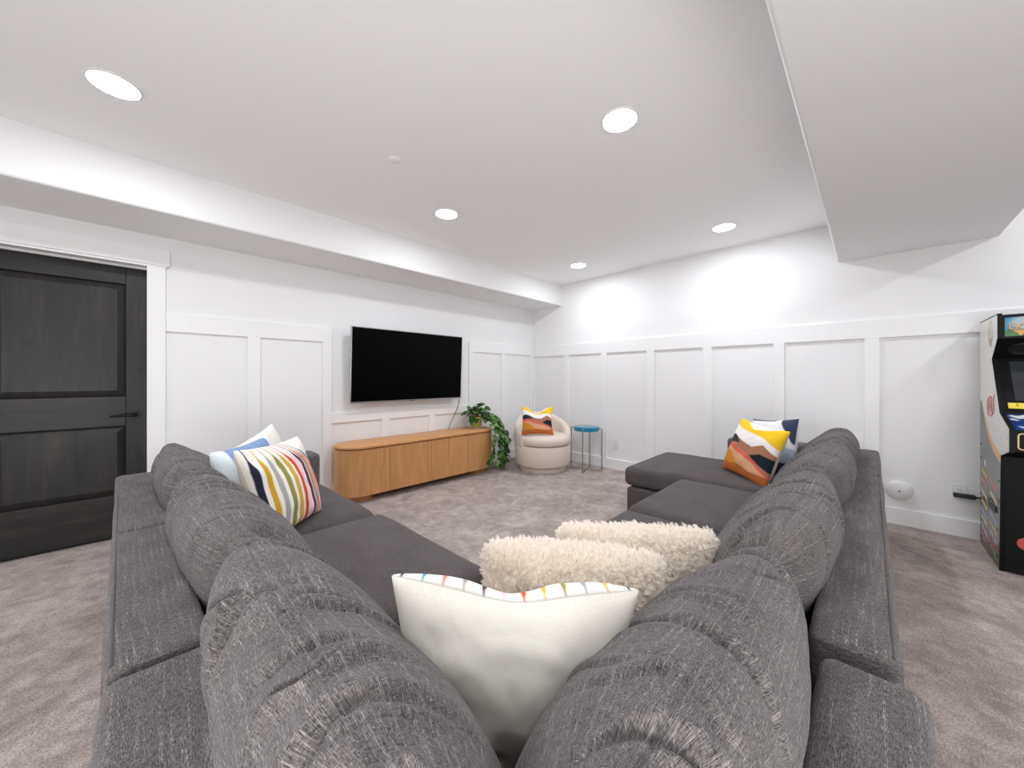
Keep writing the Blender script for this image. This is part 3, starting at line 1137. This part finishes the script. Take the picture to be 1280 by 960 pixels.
# heart-shaped leaf, tip along +X, folded along its midrib
lv = []
prof = [(0.0, 0.0), (-0.18, 0.22), (-0.10, 0.42), (0.10, 0.50), (0.35, 0.46), (0.62, 0.30), (0.85, 0.12), (1.0, 0.0)]
mid_ = [(0.0, 0.0), (0.1, -0.02), (0.3, -0.03), (0.5, -0.03), (0.7, -0.05), (0.85, -0.09), (1.0, -0.14)]
for x, y in prof:
    lv.append((x, y, 0.10 * y / 0.5 - 0.14 * max(x, 0) ** 2))
for x, y in prof[1:-1]:
    lv.append((x, -y, 0.10 * y / 0.5 - 0.14 * max(x, 0) ** 2))
for x in (0.15, 0.4, 0.7):
    lv.append((x, 0, -0.02 - 0.14 * x * x))
lf = [(0, 14, 2, 1), (14, 3, 2), (14, 15, 4, 3), (15, 16, 5, 4), (16, 6, 5), (16, 7, 6),
      (0, 8, 9, 14), (14, 9, 10), (14, 10, 11, 15), (15, 11, 12, 16), (16, 12, 13), (16, 13, 7)]


def leaf_mesh(nm, mat):
    me = bpy.data.meshes.new(nm)
    me.from_pydata(lv, [], lf)
    me.materials.append(mat)
    me.polygons.foreach_set('use_smooth', [True] * len(me.polygons))
    me.update()
    return me


LM = [leaf_mesh('leaf', M['leaf']), leaf_mesh('leaf', M['leaf']), leaf_mesh('leaf', M['leaf_b'])]
rnd = random.Random(5)


def in_cabinet(p):
    q = Vector(p) + Vector((3.02, 3.655, 0.549))
    dx = max(cx0 + cr - q.x, 0, q.x - (cx1 - cr))
    return q.z < 0.565 and math.hypot(dx, q.y - ccy) < cr + 0.012


def leaf(p, d, size, roll=0.0):
    dn = Vector(d).normalized()
    if any(in_cabinet(Vector(p) + dn * size * k) for k in (-0.2, 0.5, 1.0)):
        return
    o = bpy.data.objects.new('leaf', rnd.choice(LM))
    COL.objects.link(o)
    o.parent = pl
    x = Vector(d).normalized()
    up = Vector((rnd.uniform(-.3, .3), rnd.uniform(-.5, .1), 1))
    y = up.cross(x).normalized()
    z = x.cross(y)
    m = Matrix((x, y, z)).transposed().to_4x4() @ Matrix.Rotation(roll, 4, 'X') @ Matrix.Diagonal((size, size, size, 1))
    m.translation = Vector(p)
    o.matrix_local = m


# crown of leaves over the pot
for k in range(44):
    a = rnd.uniform(0, 2 * math.pi)
    rad = rnd.uniform(0.01, 0.13)
    front_ = math.cos(a - math.atan2(-0.77, -0.64)) > 0.3
    h = (0.215 if front_ else 0.17) + rnd.uniform(0, 0.11) * (1 - rad / 0.22)
    p = Vector((rad * math.cos(a) * 1.15 + 0.01, rad * math.sin(a), h))
    MB().tube(spline([(0.02 * math.cos(a), 0.02 * math.sin(a), 0.13), (p.x * 0.6, p.y * 0.6, h * 0.95), tuple(p)], 3), 0.002, 4, False).build('stem', M['stem'], pl)
    leaf(p, (math.cos(a), math.sin(a), rnd.uniform(-.25, .35) if front_ else rnd.uniform(-.7, .15)), rnd.uniform(0.066, 0.098), rnd.uniform(-.5, .5))
# vines
vines = [
    [(0.03, -0.02, 0.14), (0.12, -0.10, 0.17), (0.20, -0.17, 0.06), (0.20, -0.24, -0.15), (0.19, -0.27, -0.33), (0.16, -0.29, -0.44)],
    [(0.04, 0.0, 0.14), (0.15, -0.06, 0.19), (0.26, -0.12, 0.05), (0.27, -0.17, -0.16), (0.27, -0.20, -0.32), (0.25, -0.22, -0.47)],
    [(0.03, 0.03, 0.14), (0.14, 0.02, 0.20), (0.28, -0.08, 0.08), (0.33, -0.12, -0.10), (0.36, -0.14, -0.25), (0.34, -0.16, -0.42)],
    [(0.03, -0.03, 0.14), (0.05, -0.20, 0.12), (0.0, -0.31, 0.03), (-0.03, -0.335, -0.12), (-0.06, -0.345, -0.25), (-0.09, -0.345, -0.36)],
    [(0.04, -0.03, 0.14), (0.10, -0.18, 0.14), (0.09, -0.30, 0.04), (0.08, -0.34, -0.14), (0.07, -0.35, -0.28), (0.05, -0.35, -0.42)],
    [(0.05, 0.02, 0.14), (0.17, 0.0, 0.16), (0.30, -0.04, 0.06), (0.39, -0.10, -0.06), (0.44, -0.12, -0.18)],
    [(0.02, -0.02, 0.14), (0.13, -0.12, 0.18), (0.24, -0.20, 0.02), (0.26, -0.25, -0.20), (0.22, -0.28, -0.40)],
    [(-0.04, 0, 0.14), (-0.12, -0.03, 0.12), (-0.14, -0.07, 0.03), (-0.06, -0.12, 0.009), (0.05, -0.13, 0.009)],
]
for vi, vp in enumerate(vines):
    pts = spline(vp, 8)
    MB().tube(pts, 0.0026, 5).build('vine', M['stem'], pl, smooth=True)
    step = 2 if vi < 7 else 9
    for i in range(4, len(pts), step):
        for q in range(2 if i % 4 == 0 and vi < 7 else 1):
            a = rnd.uniform(-2.6, 0.7)
            d = Vector((math.cos(a), math.sin(a), rnd.uniform(-1.3, -0.1)))
            leaf(pts[i] + 0.03 * d.normalized(), d, rnd.uniform(0.055, 0.085), rnd.uniform(-.6, .6))
for p in ((-0.13, -0.06, 0.11), (-0.11, -0.04, 0.15), (-0.07, -0.08, 0.12)):
    leaf(p, (-0.6, -0.5, -0.5), 0.08)

# ------------------------------------------------------------------ barrel chair
ch = empty('barrel_chair', (3.665, 3.075, 0), 0)
tag(ch, 'cream upholstered barrel swivel chair in the corner of the room', 'armchair')
face = math.atan2(-0.83, -0.56)
CF = M['cream_fabric']


def lathe_uv(name, prof, n, mat, parent, closed=True):
    v, uvs, f = [], [], []
    L = [0]
    for i in range(1, len(prof)):
        L.append(L[-1] + math.hypot(prof[i][0] - prof[i - 1][0], prof[i][1] - prof[i - 1][1]))
    for i in range(n + 1):
        a = 2 * math.pi * i / n
        for (r, z), l in zip(prof, L):
            v.append((r * math.cos(a), r * math.sin(a), z))
            uvs.append((a * 0.35, l))
    k = len(prof)
    for i in range(n):
        for q in range(k - 1):
            f.append((i * k + q, (i + 1) * k + q, (i + 1) * k + q + 1, i * k + q + 1))
    return obj(name, v, f, mat, parent, True, uvs, sharp=50)


lathe_uv('plinth', [(0.29, 0), (0.30, 0.012), (0.30, 0.062), (0.28, 0.07)], 48, CF, ch)
lathe_uv('seat_base', [(0.29, 0.066), (0.335, 0.072), (0.350, 0.095), (0.362, 0.20), (0.368, 0.315), (0.355, 0.334), (0.2, 0.338), (0, 0.338)], 56, CF, ch)
sc_ = lathe_uv('seat_cushion', [(0, 0.339), (0.31, 0.339), (0.336, 0.352), (0.350, 0.385), (0.348, 0.425), (0.325, 0.455), (0.26, 0.468), (0.12, 0.474), (0, 0.475)], 56, CF, ch)
sc_.location = (0.035 * math.cos(face), 0.035 * math.sin(face), 0)
# the wrapped back and arms
v, f, uvs = [], [], []
N = 72
A0 = R(57)
ringn = 0
for i in range(N + 1):
    al = A0 + (2 * math.pi - 2 * A0) * i / N
    off = abs(al - math.pi)                      # 0 at the back
    e = off / (math.pi - A0)                     # 1 at the arm fronts
    hb = 0.725 - 0.255 * max(0, (e - 0.15) / 0.85) ** 1.35
    ro = 0.372 + 0.006 * (1 - e)
    ri = 0.270 + 0.03 * e ** 3
    z0 = 0.30
    endk = 1 - 0.55 * max(0, (e - 0.95) / 0.05) ** 2
    rc, hw_ = (ro + ri) / 2, (ro - ri) / 2
    ring = [(ro - 0.01, z0), (ro, z0 + 0.06), (ro + 0.004, (z0 + hb) / 2)]
    ring += [(rc + hw_ * math.cos(R(t)), hb - hw_ + hw_ * math.sin(R(t))) for t in range(0, 181, 20)]
    ring += [(ri - 0.012, (z0 + hb) / 2 + 0.02), (ri, z0 + 0.06), (ri + 0.01, z0)]
    ringn = len(ring)
    a = face + al
    for k, (r, z) in enumerate(ring):
        r = rc + (r - rc) * endk
        v.append((r * math.cos(a), r * math.sin(a), z))
        uvs.append((a * 0.35, k * 0.05))
for i in range(N):
    for k in range(ringn):
        m = (k + 1) % ringn
        f.append((i * ringn + k, (i + 1) * ringn + k, (i + 1) * ringn + m, i * ringn + m))
f.append(tuple(range(ringn)))
f.append(tuple(N * ringn + k for k in range(ringn))[::-1])
obj('back', v, f, CF, ch, True, uvs, sharp=60)

o = pillow('throw_pillow', 0.41, 0.37, 0.13, hills, plain(214, 196, 178), n=80, chop=0.075, pinch=0.11, seed=12)
pose(o, (3.475, 3.005, 0.652), (0.72, -0.69, 0.0), (0.085, 0.075, 0.36))
tag(o, 'hill-patterned rust and yellow throw pillow sitting on the cream barrel chair', 'pillow')

# ------------------------------------------------------------------ side table
tb = empty('side_table', (4.02, 2.63, 0))
tag(tb, 'small side table with a teal resin disc top on thin steel legs', 'side table')
M['teal'] = new_mat('teal_resin', srgb(24, 150, 190), 0.10)
M['teal'].node_tree.nodes['Principled BSDF'].inputs['Transmission Weight'].default_value = 0.35
M['teal'].node_tree.nodes['Principled BSDF'].inputs['Coat Weight'].default_value = 0.4
MB().lathe([(0, 0.510), (0.158, 0.510), (0.166, 0.514), (0.168, 0.522), (0.168, 0.556), (0.166, 0.564), (0.158, 0.567), (0, 0.567)], 56).build('table_top', M['teal'], tb, sharp=40)
ta = 20
for k in range(4):
    a = R(ta + 90 * k)
    c, s = math.cos(a), math.sin(a)
    MB().tube([(0.16 * c, 0.16 * s, 0.545), (0.193 * c, 0.193 * s, 0.545), (0.2 * c, 0.2 * s, 0.538), (0.2 * c, 0.2 * s, 0.006)], 0.0062, 8).build('leg', M['steel'], tb, smooth=True)
for k in range(2):
    a = R(ta + 90 * k)
    c, s = math.cos(a), math.sin(a)
    MB().tube([(-0.2 * c, -0.2 * s, 0.0065), (0.2 * c, 0.2 * s, 0.0065)], 0.0062, 8).build('foot_bar', M['steel'], tb, smooth=True)


# ------------------------------------------------------------------ wall plates and fittings
def outlet(loc, wall, label, plug=False):
    """wall 'back' faces -X, 'left' faces -Y"""
    t = empty('wall_outlet', loc, R(-90) if wall == 'back' else 0)
    tag(t, label, 'outlet')
    MB().box(-0.037, 0.037, -0.006, 0, -0.058, 0.058).build('cover_plate', M['plastic'], t, bevel=0.002)
    for dz in (-0.02, 0.02):
        r = MB().box(-0.017, 0.017, -0.009, -0.004, dz - 0.015, dz + 0.015).build('socket', M['plastic'], t, bevel=0.002)
        for dx in (-0.007, 0.007):
            MB().box(dx - 0.0012, dx + 0.0012, -0.0094, -0.008, dz - 0.004, dz + 0.006).build('slot', M['black'], r)
    return t


outlet((XW, 2.366, 0.325), 'back', 'white wall outlet low on the panelled wall beside the teal side table')
outlet((XW, -0.475, 0.332), 'back', 'white wall outlet with a black adapter plugged in beside the arcade machine')
outlet((3.905, YW, 0.33), 'left', 'white wall outlet half hidden behind the cream barrel chair')
ad = empty('power_adapter', (XW - 0.009, -0.475, 0.312))
tag(ad, 'black power adapter plugged into the wall with a cord to the arcade machine', 'adapter')
MB().box(-0.032, 0, -0.075, 0.03, -0.016, 0.016).build('body', M['black'], ad, bevel=0.005)
MB().tube([(-0.016, -0.07, 0), (-0.016, -0.1, 0)], [0.008, 0.005], 8).build('strain_relief', M['black'], ad, smooth=True)
MB().tube(spline([(-0.016, -0.098, 0), (-0.014, -0.135, -0.012), (-0.013, -0.155, -0.06), (-0.013, -0.16, -0.13), (-0.016, -0.165, -0.17), (-0.017, -0.17, -0.19)]), 0.0035, 6).build('cord', M['black'], ad, smooth=True)

dm = empty('wall_disc', (XW, -0.167, 0.277))
tag(dm, 'white domed round device fixed low on the wall behind the sofa', 'wall device')
dd = MB().lathe([(0, 0.036), (0.03, 0.035), (0.058, 0.028), (0.076, 0.015), (0.08, 0.006), (0.078, 0)], 40).build('dome', M['plastic'], dm, smooth=True)
dd.rotation_euler = (0, R(-90), 0)
bt = MB().lathe([(0, 0.0385), (0.006, 0.038), (0.007, 0.035)], 16).build('button', M['cord'], dm, smooth=True)
bt.rotation_euler = (0, R(-90), 0)

# ------------------------------------------------------------------ arcade machine
ar = empty('arcade_machine', (0, 0, 0))
tag(ar, 'black golf arcade machine with printed white side against the back wall', 'arcade machine')
AY0, AY1 = -1.07, -0.567
AB = 4.264
PROF = [(AB, 0.0), (AB, 1.594), (3.759, 1.594), (3.759, 1.441), (3.906, 1.316), (3.70, 0.978), (3.487, 0.90), (3.487, 0.766), (3.675, 0.716), (3.715, 0.0)]
M['arc_black'] = new_mat('arcade_black', (0.007, 0.007, 0.0075, 1), 0.45, spec=0.15)
M['arc_glass'] = new_mat('arcade_glass', (0.03, 0.035, 0.04, 1), 0.08)


def side_art():
    m = new_mat('arcade_side_print', rough=0.22, spec=0.5)
    t = NT(m)
    tc = t.n('ShaderNodeTexCoord')
    sep = t.n('ShaderNodeSeparateXYZ')
    t.l(tc.outputs['Object'], sep.inputs[0])
    x, z = sep.outputs[0], sep.outputs[2]
    dx = t.math('SUBTRACT', x, 3.60)
    dz = t.math('SUBTRACT', z, 1.36)
    d = t.math('SQRT', t.math('ADD', t.math('MULTIPLY', dx, dx), t.math('MULTIPLY', dz, dz)))
    vor = t.n('ShaderNodeTexVoronoi')
    vor.inputs['Scale'].default_value = 24
    vor.inputs['Randomness'].default_value = 0.12
    mp = t.n('ShaderNodeMapping')
    mp.inputs['Rotation'].default_value = (0, 0.5, 0)
    t.l(tc.outputs['Object'], mp.inputs['Vector'])
    t.l(mp.outputs['Vector'], vor.inputs['Vector'])
    dim = t.ramp(vor.outputs['Distance'], [(0.22, srgb(150, 158, 170)), (0.5, srgb(224, 222, 216))])
    fade = t.ramp(z, [(0.72, (0, 0, 0)), (1.0, (0.8, 0.8, 0.8))])
    # the ramp only spans 0..1, so the pattern fades out above a metre
    ball = t.mix(fade, dim, srgb(226, 224, 218))
    low = t.ramp(t.noise(tc.outputs['Object'], 5, 3), [(0.35, srgb(94, 95, 96)), (0.65, srgb(120, 121, 122))])
    lowd = t.mix(t.ramp(z, [(0.10, (1, 1, 1)), (0.20, (0, 0, 0))]), low, srgb(66, 54, 50))
    zl = t.math('LESS_THAN', z, 1.03)
    out = t.math('MULTIPLY', t.math('GREATER_THAN', d, 0.695), zl)
    wdt = t.math('MULTIPLY', t.math('SUBTRACT', 1.08, z), 0.16)
    inner = t.math('SUBTRACT', 0.695, t.math('MAXIMUM', wdt, 0.0))
    band = t.math('GREATER_THAN', d, inner)
    band = t.math('MULTIPLY', band, zl)
    c = t.mix(band, ball, srgb(226, 160, 70))
    t.base(t.mix(out, c, lowd))
    return m


M['side_art'] = side_art()
for y0, y1, mt in ((AY1 - 0.016, AY1, M['side_art']), (AY0, AY0 + 0.016, M['side_art'])):
    MB().prism(PROF, 'y', y0, y1).build('side_panel', mt, ar, bevel=0)


def edge_strip(y, nm):
    """black T-moulding round the front edge of a side panel"""
    pts = PROF[1:10]
    mb = MB()
    for (x0, z0), (x1, z1) in zip(pts[:-1], pts[1:]):
        d = Vector((x1 - x0, z1 - z0)).normalized()
        nrm = Vector((d.y, -d.x)) * 0.003
        a, b = Vector((x0, z0)), Vector((x1, z1))
        for sgn in (1,):
            q = [a - nrm - d * 0.003, b - nrm + d * 0.003, b + nrm + d * 0.003, a + nrm - d * 0.003]
            mb.prism([tuple(p) for p in q], 'y', y - 0.017, y + 0.001)
    return mb.build(nm, M['arc_black'], ar)


edge_strip(AY1, 'edge_moulding')
edge_strip(AY0 + 0.016, 'edge_moulding')
ia, ib = AY0 + 0.016, AY1 - 0.016
inn = 0.014
body = [(AB - 0.02, 0.01), (AB - 0.02, 1.575), (3.775, 1.575), (3.775, 1.443), (3.925, 1.318), (3.72, 0.985), (3.735, 0.71), (3.735, 0.01)]
MB().prism(body, 'y', ia, ib).build('cabinet_body', M['arc_black'], ar)
MB().box(3.7, 3.745, ia, ib, 0.01, 0.715).build('front_door', M['arc_black'], ar, bevel=0.003)


def grid_panel(name, P0, ex, ey, nx, ny, fn, mat, parent, th=0.0):
    """flat print: nx*ny colours over a rectangle spanned by ex, ey from P0 (seen with ex to the right)"""
    P0, ex, ey = Vector(P0), Vector(ex), Vector(ey)
    s, r = np.meshgrid(np.linspace(0, 1, nx), np.linspace(0, 1, ny), indexing='ij')
    v = [P0 + ex * a + ey * b for a, b in zip(s.ravel(), r.ravel())]
    f = [(i * ny + j, (i + 1) * ny + j, (i + 1) * ny + j + 1, i * ny + j + 1) for i in range(nx - 1) for j in range(ny - 1)]
    c = fn(s.ravel(), r.ravel())
    return obj(name, v, f, mat, parent, False, np.stack([s.ravel(), r.ravel()], -1), np.concatenate([c, np.ones((len(c), 1))], 1))


def marquee(s, r):
    c = np.tile(C3(40, 150, 190), (len(s), 1))
    c = c + (C3(20, 110, 170) - c) * np.clip((r - 0.3), 0, 1)[:, None] * 0.6
    d = np.hypot((s - 0.28) * 1.6, (r - 0.72) * 0.75)
    dim = 0.5 + 0.5 * np.sin(s * 95) * np.sin(r * 34)
    k = soft(0.36 - d, 0.12)[:, None] * 0.85
    c = c * (1 - k) + (C3(200, 214, 214) * (0.82 + 0.18 * dim)[:, None]) * k
    k = soft(0.32 + 0.03 * np.sin(s * 30) - r, 0.08)[:, None]
    gcol = C3(60, 120, 50) * (0.7 + 0.6 * vnoise(s * 30, r * 14, 0.3, 4))[:, None]
    c = c * (1 - k) + gcol * k
    rr_ = 0.04
    return np.clip(c, 0, 1)


MY = ib - 0.012
mw = (ib - ia) - 0.024
grid_panel('marquee', (3.7735, MY, 1.452), (0, -mw, 0), (0, 0, 0.118), 100, 40, marquee, M['print_gloss'], ar)
MB().box(3.766, 3.778, ia, ib, 1.572, 1.588).build('marquee_frame', M['arc_black'], ar)
MB().box(3.766, 3.778, ia, ib, 1.438, 1.451).build('marquee_frame', M['arc_black'], ar)
MB().box(3.766, 3.778, MY, ib, 1.451, 1.572).build('marquee_frame', M['arc_black'], ar)


def text(name, body_, size, mat, parent, loc, ax_r, ax_u, ext=0.001):
    cu = bpy.data.curves.new(name, 'FONT')
    cu.body = body_
    cu.size = size
    cu.extrude = ext
    cu.align_x = 'LEFT'
    tmp = bpy.data.objects.new(name, cu)
    COL.objects.link(tmp)
    dg = bpy.context.evaluated_depsgraph_get()
    me = bpy.data.meshes.new_from_object(tmp.evaluated_get(dg))
    bpy.data.objects.remove(tmp)
    me.materials.clear()
    me.materials.append(mat)
    o = bpy.data.objects.new(name, me)
    COL.objects.link(o)
    o.parent = parent
    x, y = Vector(ax_r).normalized(), Vector(ax_u).normalized()
    m = Matrix((x, y, x.cross(y))).transposed().to_4x4()
    m.translation = Vector(loc)
    o.matrix_local = m
    return o


M['gold'] = new_mat('gold_lettering', srgb(232, 172, 84), 0.4)
M['brown'] = new_mat('brown_outline', srgb(92, 52, 24), 0.5)
M['red'] = new_mat('red_print', srgb(200, 84, 78), 0.4)
M['yellow'] = new_mat('yellow_card', srgb(232, 206, 60), 0.5)
M['cream_print'] = new_mat('cream_print', srgb(224, 200, 140), 0.4)
M['tan'] = new_mat('tan_print', srgb(196, 182, 140), 0.5)
tx = text('lettering', 'GOLDEN', 0.052, M['gold'], ar, (3.7715, MY - 0.012, 1.492), (0, -1, 0), (0, 0, 1), 0.0012)
tx2 = text('lettering_shadow', 'GOLDEN', 0.056, M['brown'], ar, (3.7728, MY - 0.010, 1.4885), (0, -1, 0), (0, 0, 1), 0.0004)
# the wooden tee below the word
MB().prism([(MY - 0.030, 1.488), (MY - 0.090, 1.488), (MY - 0.071, 1.470), (MY - 0.064, 1.456), (MY - 0.056, 1.456), (MY - 0.049, 1.470)], 'x', 3.7718, 3.7734).build('tee_print', M['gold'], ar)
# speakers under the marquee
for yy in (-0.67, -0.965):
    c = MB().lathe([(0, 0.0), (0.040, 0.0), (0.048, 0.004), (0.05, 0.0)], 28).build('speaker_grille', M['black'], ar, smooth=True)
    n_ = Vector((-0.125, 0, -0.147)).normalized()
    c.rotation_euler = n_.to_track_quat('Z', 'Y').to_euler()
    c.location = Vector((3.852, yy, 1.3775)) + n_ * 0.003
# screen: bezel, glass, yellow cards
sd = Vector((3.925 - 3.72, 0, 1.318 - 0.985))
sn_ = Vector((-sd.z, 0, sd.x)).normalized()
s0 = Vector((3.72, 0, 0.985))
sdn = sd.normalized()


def slab(name, t0, t1, y0, y1, h0, h1, mat, parent=ar):
    v = []
    for h in (h0, h1):
        for t in (t0, t1):
            for y in (y0, y1):
                p = s0 + sd * t + sn_ * h
                v.append((p.x, y, p.z))
    return MB().add(v, [(0, 1, 3, 2), (4, 6, 7, 5), (0, 4, 5, 1), (2, 3, 7, 6), (0, 2, 6, 4), (1, 5, 7, 3)]).build(name, mat, parent)


slab('screen_bezel', 0.02, 0.99, ia, ib, 0.0, 0.004, M['arc_black'])
slab('screen', 0.20, 0.93, ia + 0.05, ib - 0.05, 0.003, 0.0065, M['arc_glass'])
for k in range(5):
    yb = ib - 0.020 - k * 0.088
    slab('instruction_card', 0.055, 0.155, yb - 0.082, yb, 0.004, 0.006, M['yellow'])
    p = s0 + sd * 0.095 + sn_ * 0.0065
    text('card_mark', 'S' if k % 2 == 0 else 'G', 0.026, M['black'], ar, (p.x, yb - 0.028, p.z), (0, -1, 0), sdn, 0.0002)


# control panel deck
def deck(s, r):
    c = np.tile(C3(26, 58, 128), (len(s), 1))
    n = vnoise(s * 9, r * 4, 0.7, 14)
    c = c * (0.55 + 0.9 * n)[:, None]
    for cx_, cy_, a, b in ((0.13, 0.84, .10, .10), (0.23, 0.62, .09, .08), (0.10, 0.2, .05, .05), (0.55, 0.8, .12, .1), (0.8, 0.5, .1, .1), (0.05, .62, .03, .05), (0.3, 0.12, .12, .06)):
        q = ((s - cx_) / a) ** 2 + ((r - cy_ - 0.04 * np.sin(s * 50)) / b) ** 2
        k = soft(1 - q, 0.4)[:, None]
        c = c * (1 - k) + C3(206, 214, 222) * k
    return c


cpd = Vector((3.70 - 3.487, 0, 0.978 - 0.90))
MB().prism([(3.492, 0.77), (3.492, 0.893), (3.705, 0.972), (3.74, 0.972), (3.74, 0.722), (3.68, 0.722)], 'y', ia, ib).build('control_panel', M['arc_black'], ar)
cpn = Vector((-cpd.z, 0, cpd.x)).normalized()
grid_panel('control_overlay', Vector((3.494, ib, 0.8945)) + cpn * 0.001, (0, -(ib - ia), 0), (0.208, 0, 0.0775), 80, 40, deck, M['print_gloss'], ar)
tbm = new_mat('trackball_white', (0.8, 0.8, 0.78, 1), 0.15)
bl = MB().lathe([(0.0, 0.034)] + [(0.034 * math.sin(R(t)), 0.034 * math.cos(R(t))) for t in range(15, 91, 15)], 28).build('trackball', tbm, ar, smooth=True)
bl.location = (3.60, (ia + ib) / 2, 0.932)
for yy in (ib - 0.13, ib - 0.17, ia + 0.13):
    b1 = MB().lathe([(0, 0.012), (0.010, 0.011), (0.012, 0.0)], 16).build('button', M['black'], ar, smooth=True)
    b1.location = (3.62, yy, 0.942)
# emblem on the panel's front: a framed pale ball
zf0, zf1 = 0.782, 0.878
fr = MB()


def rrect(y0, y1, z0, z1, r):
    return arc(y1 - r, z1 - r, r, 0, 90, 5) + arc(y0 + r, z1 - r, r, 90, 180, 5) + arc(y0 + r, z0 + r, r, 180, 270, 5) + arc(y1 - r, z0 + r, r, 270, 360, 5)


def ring_strip(outer, inner, x0, x1):
    n = len(outer)
    v = [(x0, *p) for p in outer] + [(x0, *p) for p in inner] + [(x1, *p) for p in outer]
    f = [(i, (i + 1) % n, n + (i + 1) % n, n + i) for i in range(n)] + [(i, 2 * n + i, 2 * n + (i + 1) % n, (i + 1) % n) for i in range(n)]
    return MB().add(v, f)


ey0, ey1 = ib - 0.192, ib - 0.012
ring_strip(rrect(ey0, ey1, zf0, zf1, 0.016), rrect(ey0 + 0.006, ey1 - 0.006, zf0 + 0.006, zf1 - 0.006, 0.011), 3.4895, 3.492).build('emblem_frame', M['cream_print'], ar)
M['ball_print'] = new_mat('pale_ball_print', srgb(170, 196, 210), 0.4)
em = MB().lathe([(0, 0.0), (0.035, 0.0)], 28).build('emblem_ball', M['ball_print'], ar)
em.data.transform(Matrix.Diagonal((1, 1.7, 1, 1)))
em.rotation_euler = (0, R(-90), 0)
em.location = (3.4908, (ey0 + ey1) / 2, 0.83)
# coin-door badge low on the front
cd = MB().lathe([(0, 0.003), (0.035, 0.003), (0.038, 0)], 28).build('coin_badge', M['red'], ar)
cd.rotation_euler = (0, R(-90), 0)
cd.location = (3.70, -0.665, 0.195)

# printed marks on the side that faces the room
SY = AY1 + 0.0008


def side_ring(cx, cz, rx_, rz_, w, mat, name):
    n = 36
    v, f = [], []
    for i in range(n):
        a = 2 * math.pi * i / n
        for k in (1.0, 1 - w):
            v.append((cx + rx_ * k * math.cos(a), SY, cz + rz_ * k * math.sin(a)))
    for i in range(n):
        j = (i + 1) % n
        f.append((2 * i, 2 * j, 2 * j + 1, 2 * i + 1))
    return obj(name, v, f, mat, ar)


side_ring(3.951, 1.487, 0.060, 0.088, 0.12, M['tan'], 'oval_badge')
MB().prism([(3.935, 1.475), (3.967, 1.475), (3.957, 1.535), (3.945, 1.535)], 'y', SY - 0.0005, SY + 0.0004).build('badge_flag', M['tan'], ar)
M['rose'] = new_mat('rose_print', srgb(190, 160, 148), 0.5)
MB().prism([(3.915, 1.462), (3.987, 1.462), (3.975, 1.425), (3.951, 1.412), (3.927, 1.425)], 'y', SY - 0.0005, SY + 0.0004).build('badge_ribbon', M['rose'], ar)
side_ring(3.945, 1.004, 0.108, 0.068, 0.17, M['red'], 'logo_ring')


def stroke(pts, w, mat, name):
    mb = MB()
    for (x0, z0), (x1, z1) in zip(pts[:-1], pts[1:]):
        d = Vector((x1 - x0, z1 - z0)).normalized()
        n_ = Vector((-d.y, d.x)) * w / 2
        e = d * w * 0.3
        a, b = Vector((x0, z0)) - e, Vector((x1, z1)) + e
        mb.prism([tuple(a - n_), tuple(b - n_), tuple(b + n_), tuple(a + n_)], 'y', SY - 0.0005, SY + 0.0006)
    return mb.build(name, mat, ar)


stroke([(4.02, 0.945), (3.985, 1.045), (3.955, 0.965), (3.925, 1.055), (3.905, 0.955), (3.84, 1.085)], 0.012, M['red'], 'logo_letter')
cols = [(220, 190, 120), (230, 200, 150), (214, 180, 110), (226, 196, 140), (120, 170, 110), (220, 140, 130), (200, 200, 210), (230, 200, 90), (170, 190, 220), (236, 170, 70), (224, 214, 170), (200, 110, 110)]
rp = random.Random(3)
PM = [new_mat('side_print_%s' % w, srgb(*c), 0.4) for w, c in zip(('sand', 'cream', 'ochre', 'wheat', 'green', 'rose', 'silver', 'lemon', 'sky', 'amber', 'ivory', 'brick'), cols)]
k = 0
for ci, (xc, zs) in enumerate(((4.12, (0.53, 0.47, 0.38, 0.31, 0.25, 0.20, 0.13, 0.08)), (3.86, (0.50, 0.42, 0.35, 0.29, 0.22, 0.165, 0.115, 0.075)))):
    for z in zs:
        w = 0.085
        mb = MB()
        for q in range(5):           # a slanted line of small blocks, like lettering
            x0 = xc + w - q * 0.036
            zz = z - q * 0.008 + rp.uniform(-.004, .004)
            mb.prism([(x0, zz), (x0 - 0.026, zz - 0.004), (x0 - 0.022, zz + 0.024), (x0 + 0.004, zz + 0.028)], 'y', SY - 0.0005, SY + 0.0005)
        mb.build('side_print', PM[(k * 5 + ci) % 12], ar)
        k += 1
side_ring(4.10, 0.60, 0.03, 0.028, 0.99, PM[6], 'ball_print')
MB().box(3.78, 3.95, SY - 0.001, SY + 0.006, 0.335, 0.372).build('vent_slot', M['black'], ar)
for x, z in ((4.235, 0.72), (4.235, 0.62), (3.73, 0.55), (4.24, 0.36), (3.76, 0.24), (4.25, 0.05), (3.78, 0.06)):
    s_ = MB().lathe([(0, 0.002), (0.006, 0.002), (0.008, 0)], 10).build('screw', M['black'], ar)
    s_.rotation_euler = (R(-90), 0, 0)
    s_.location = (x, AY1, z)
bpy.context.view_layer.update()
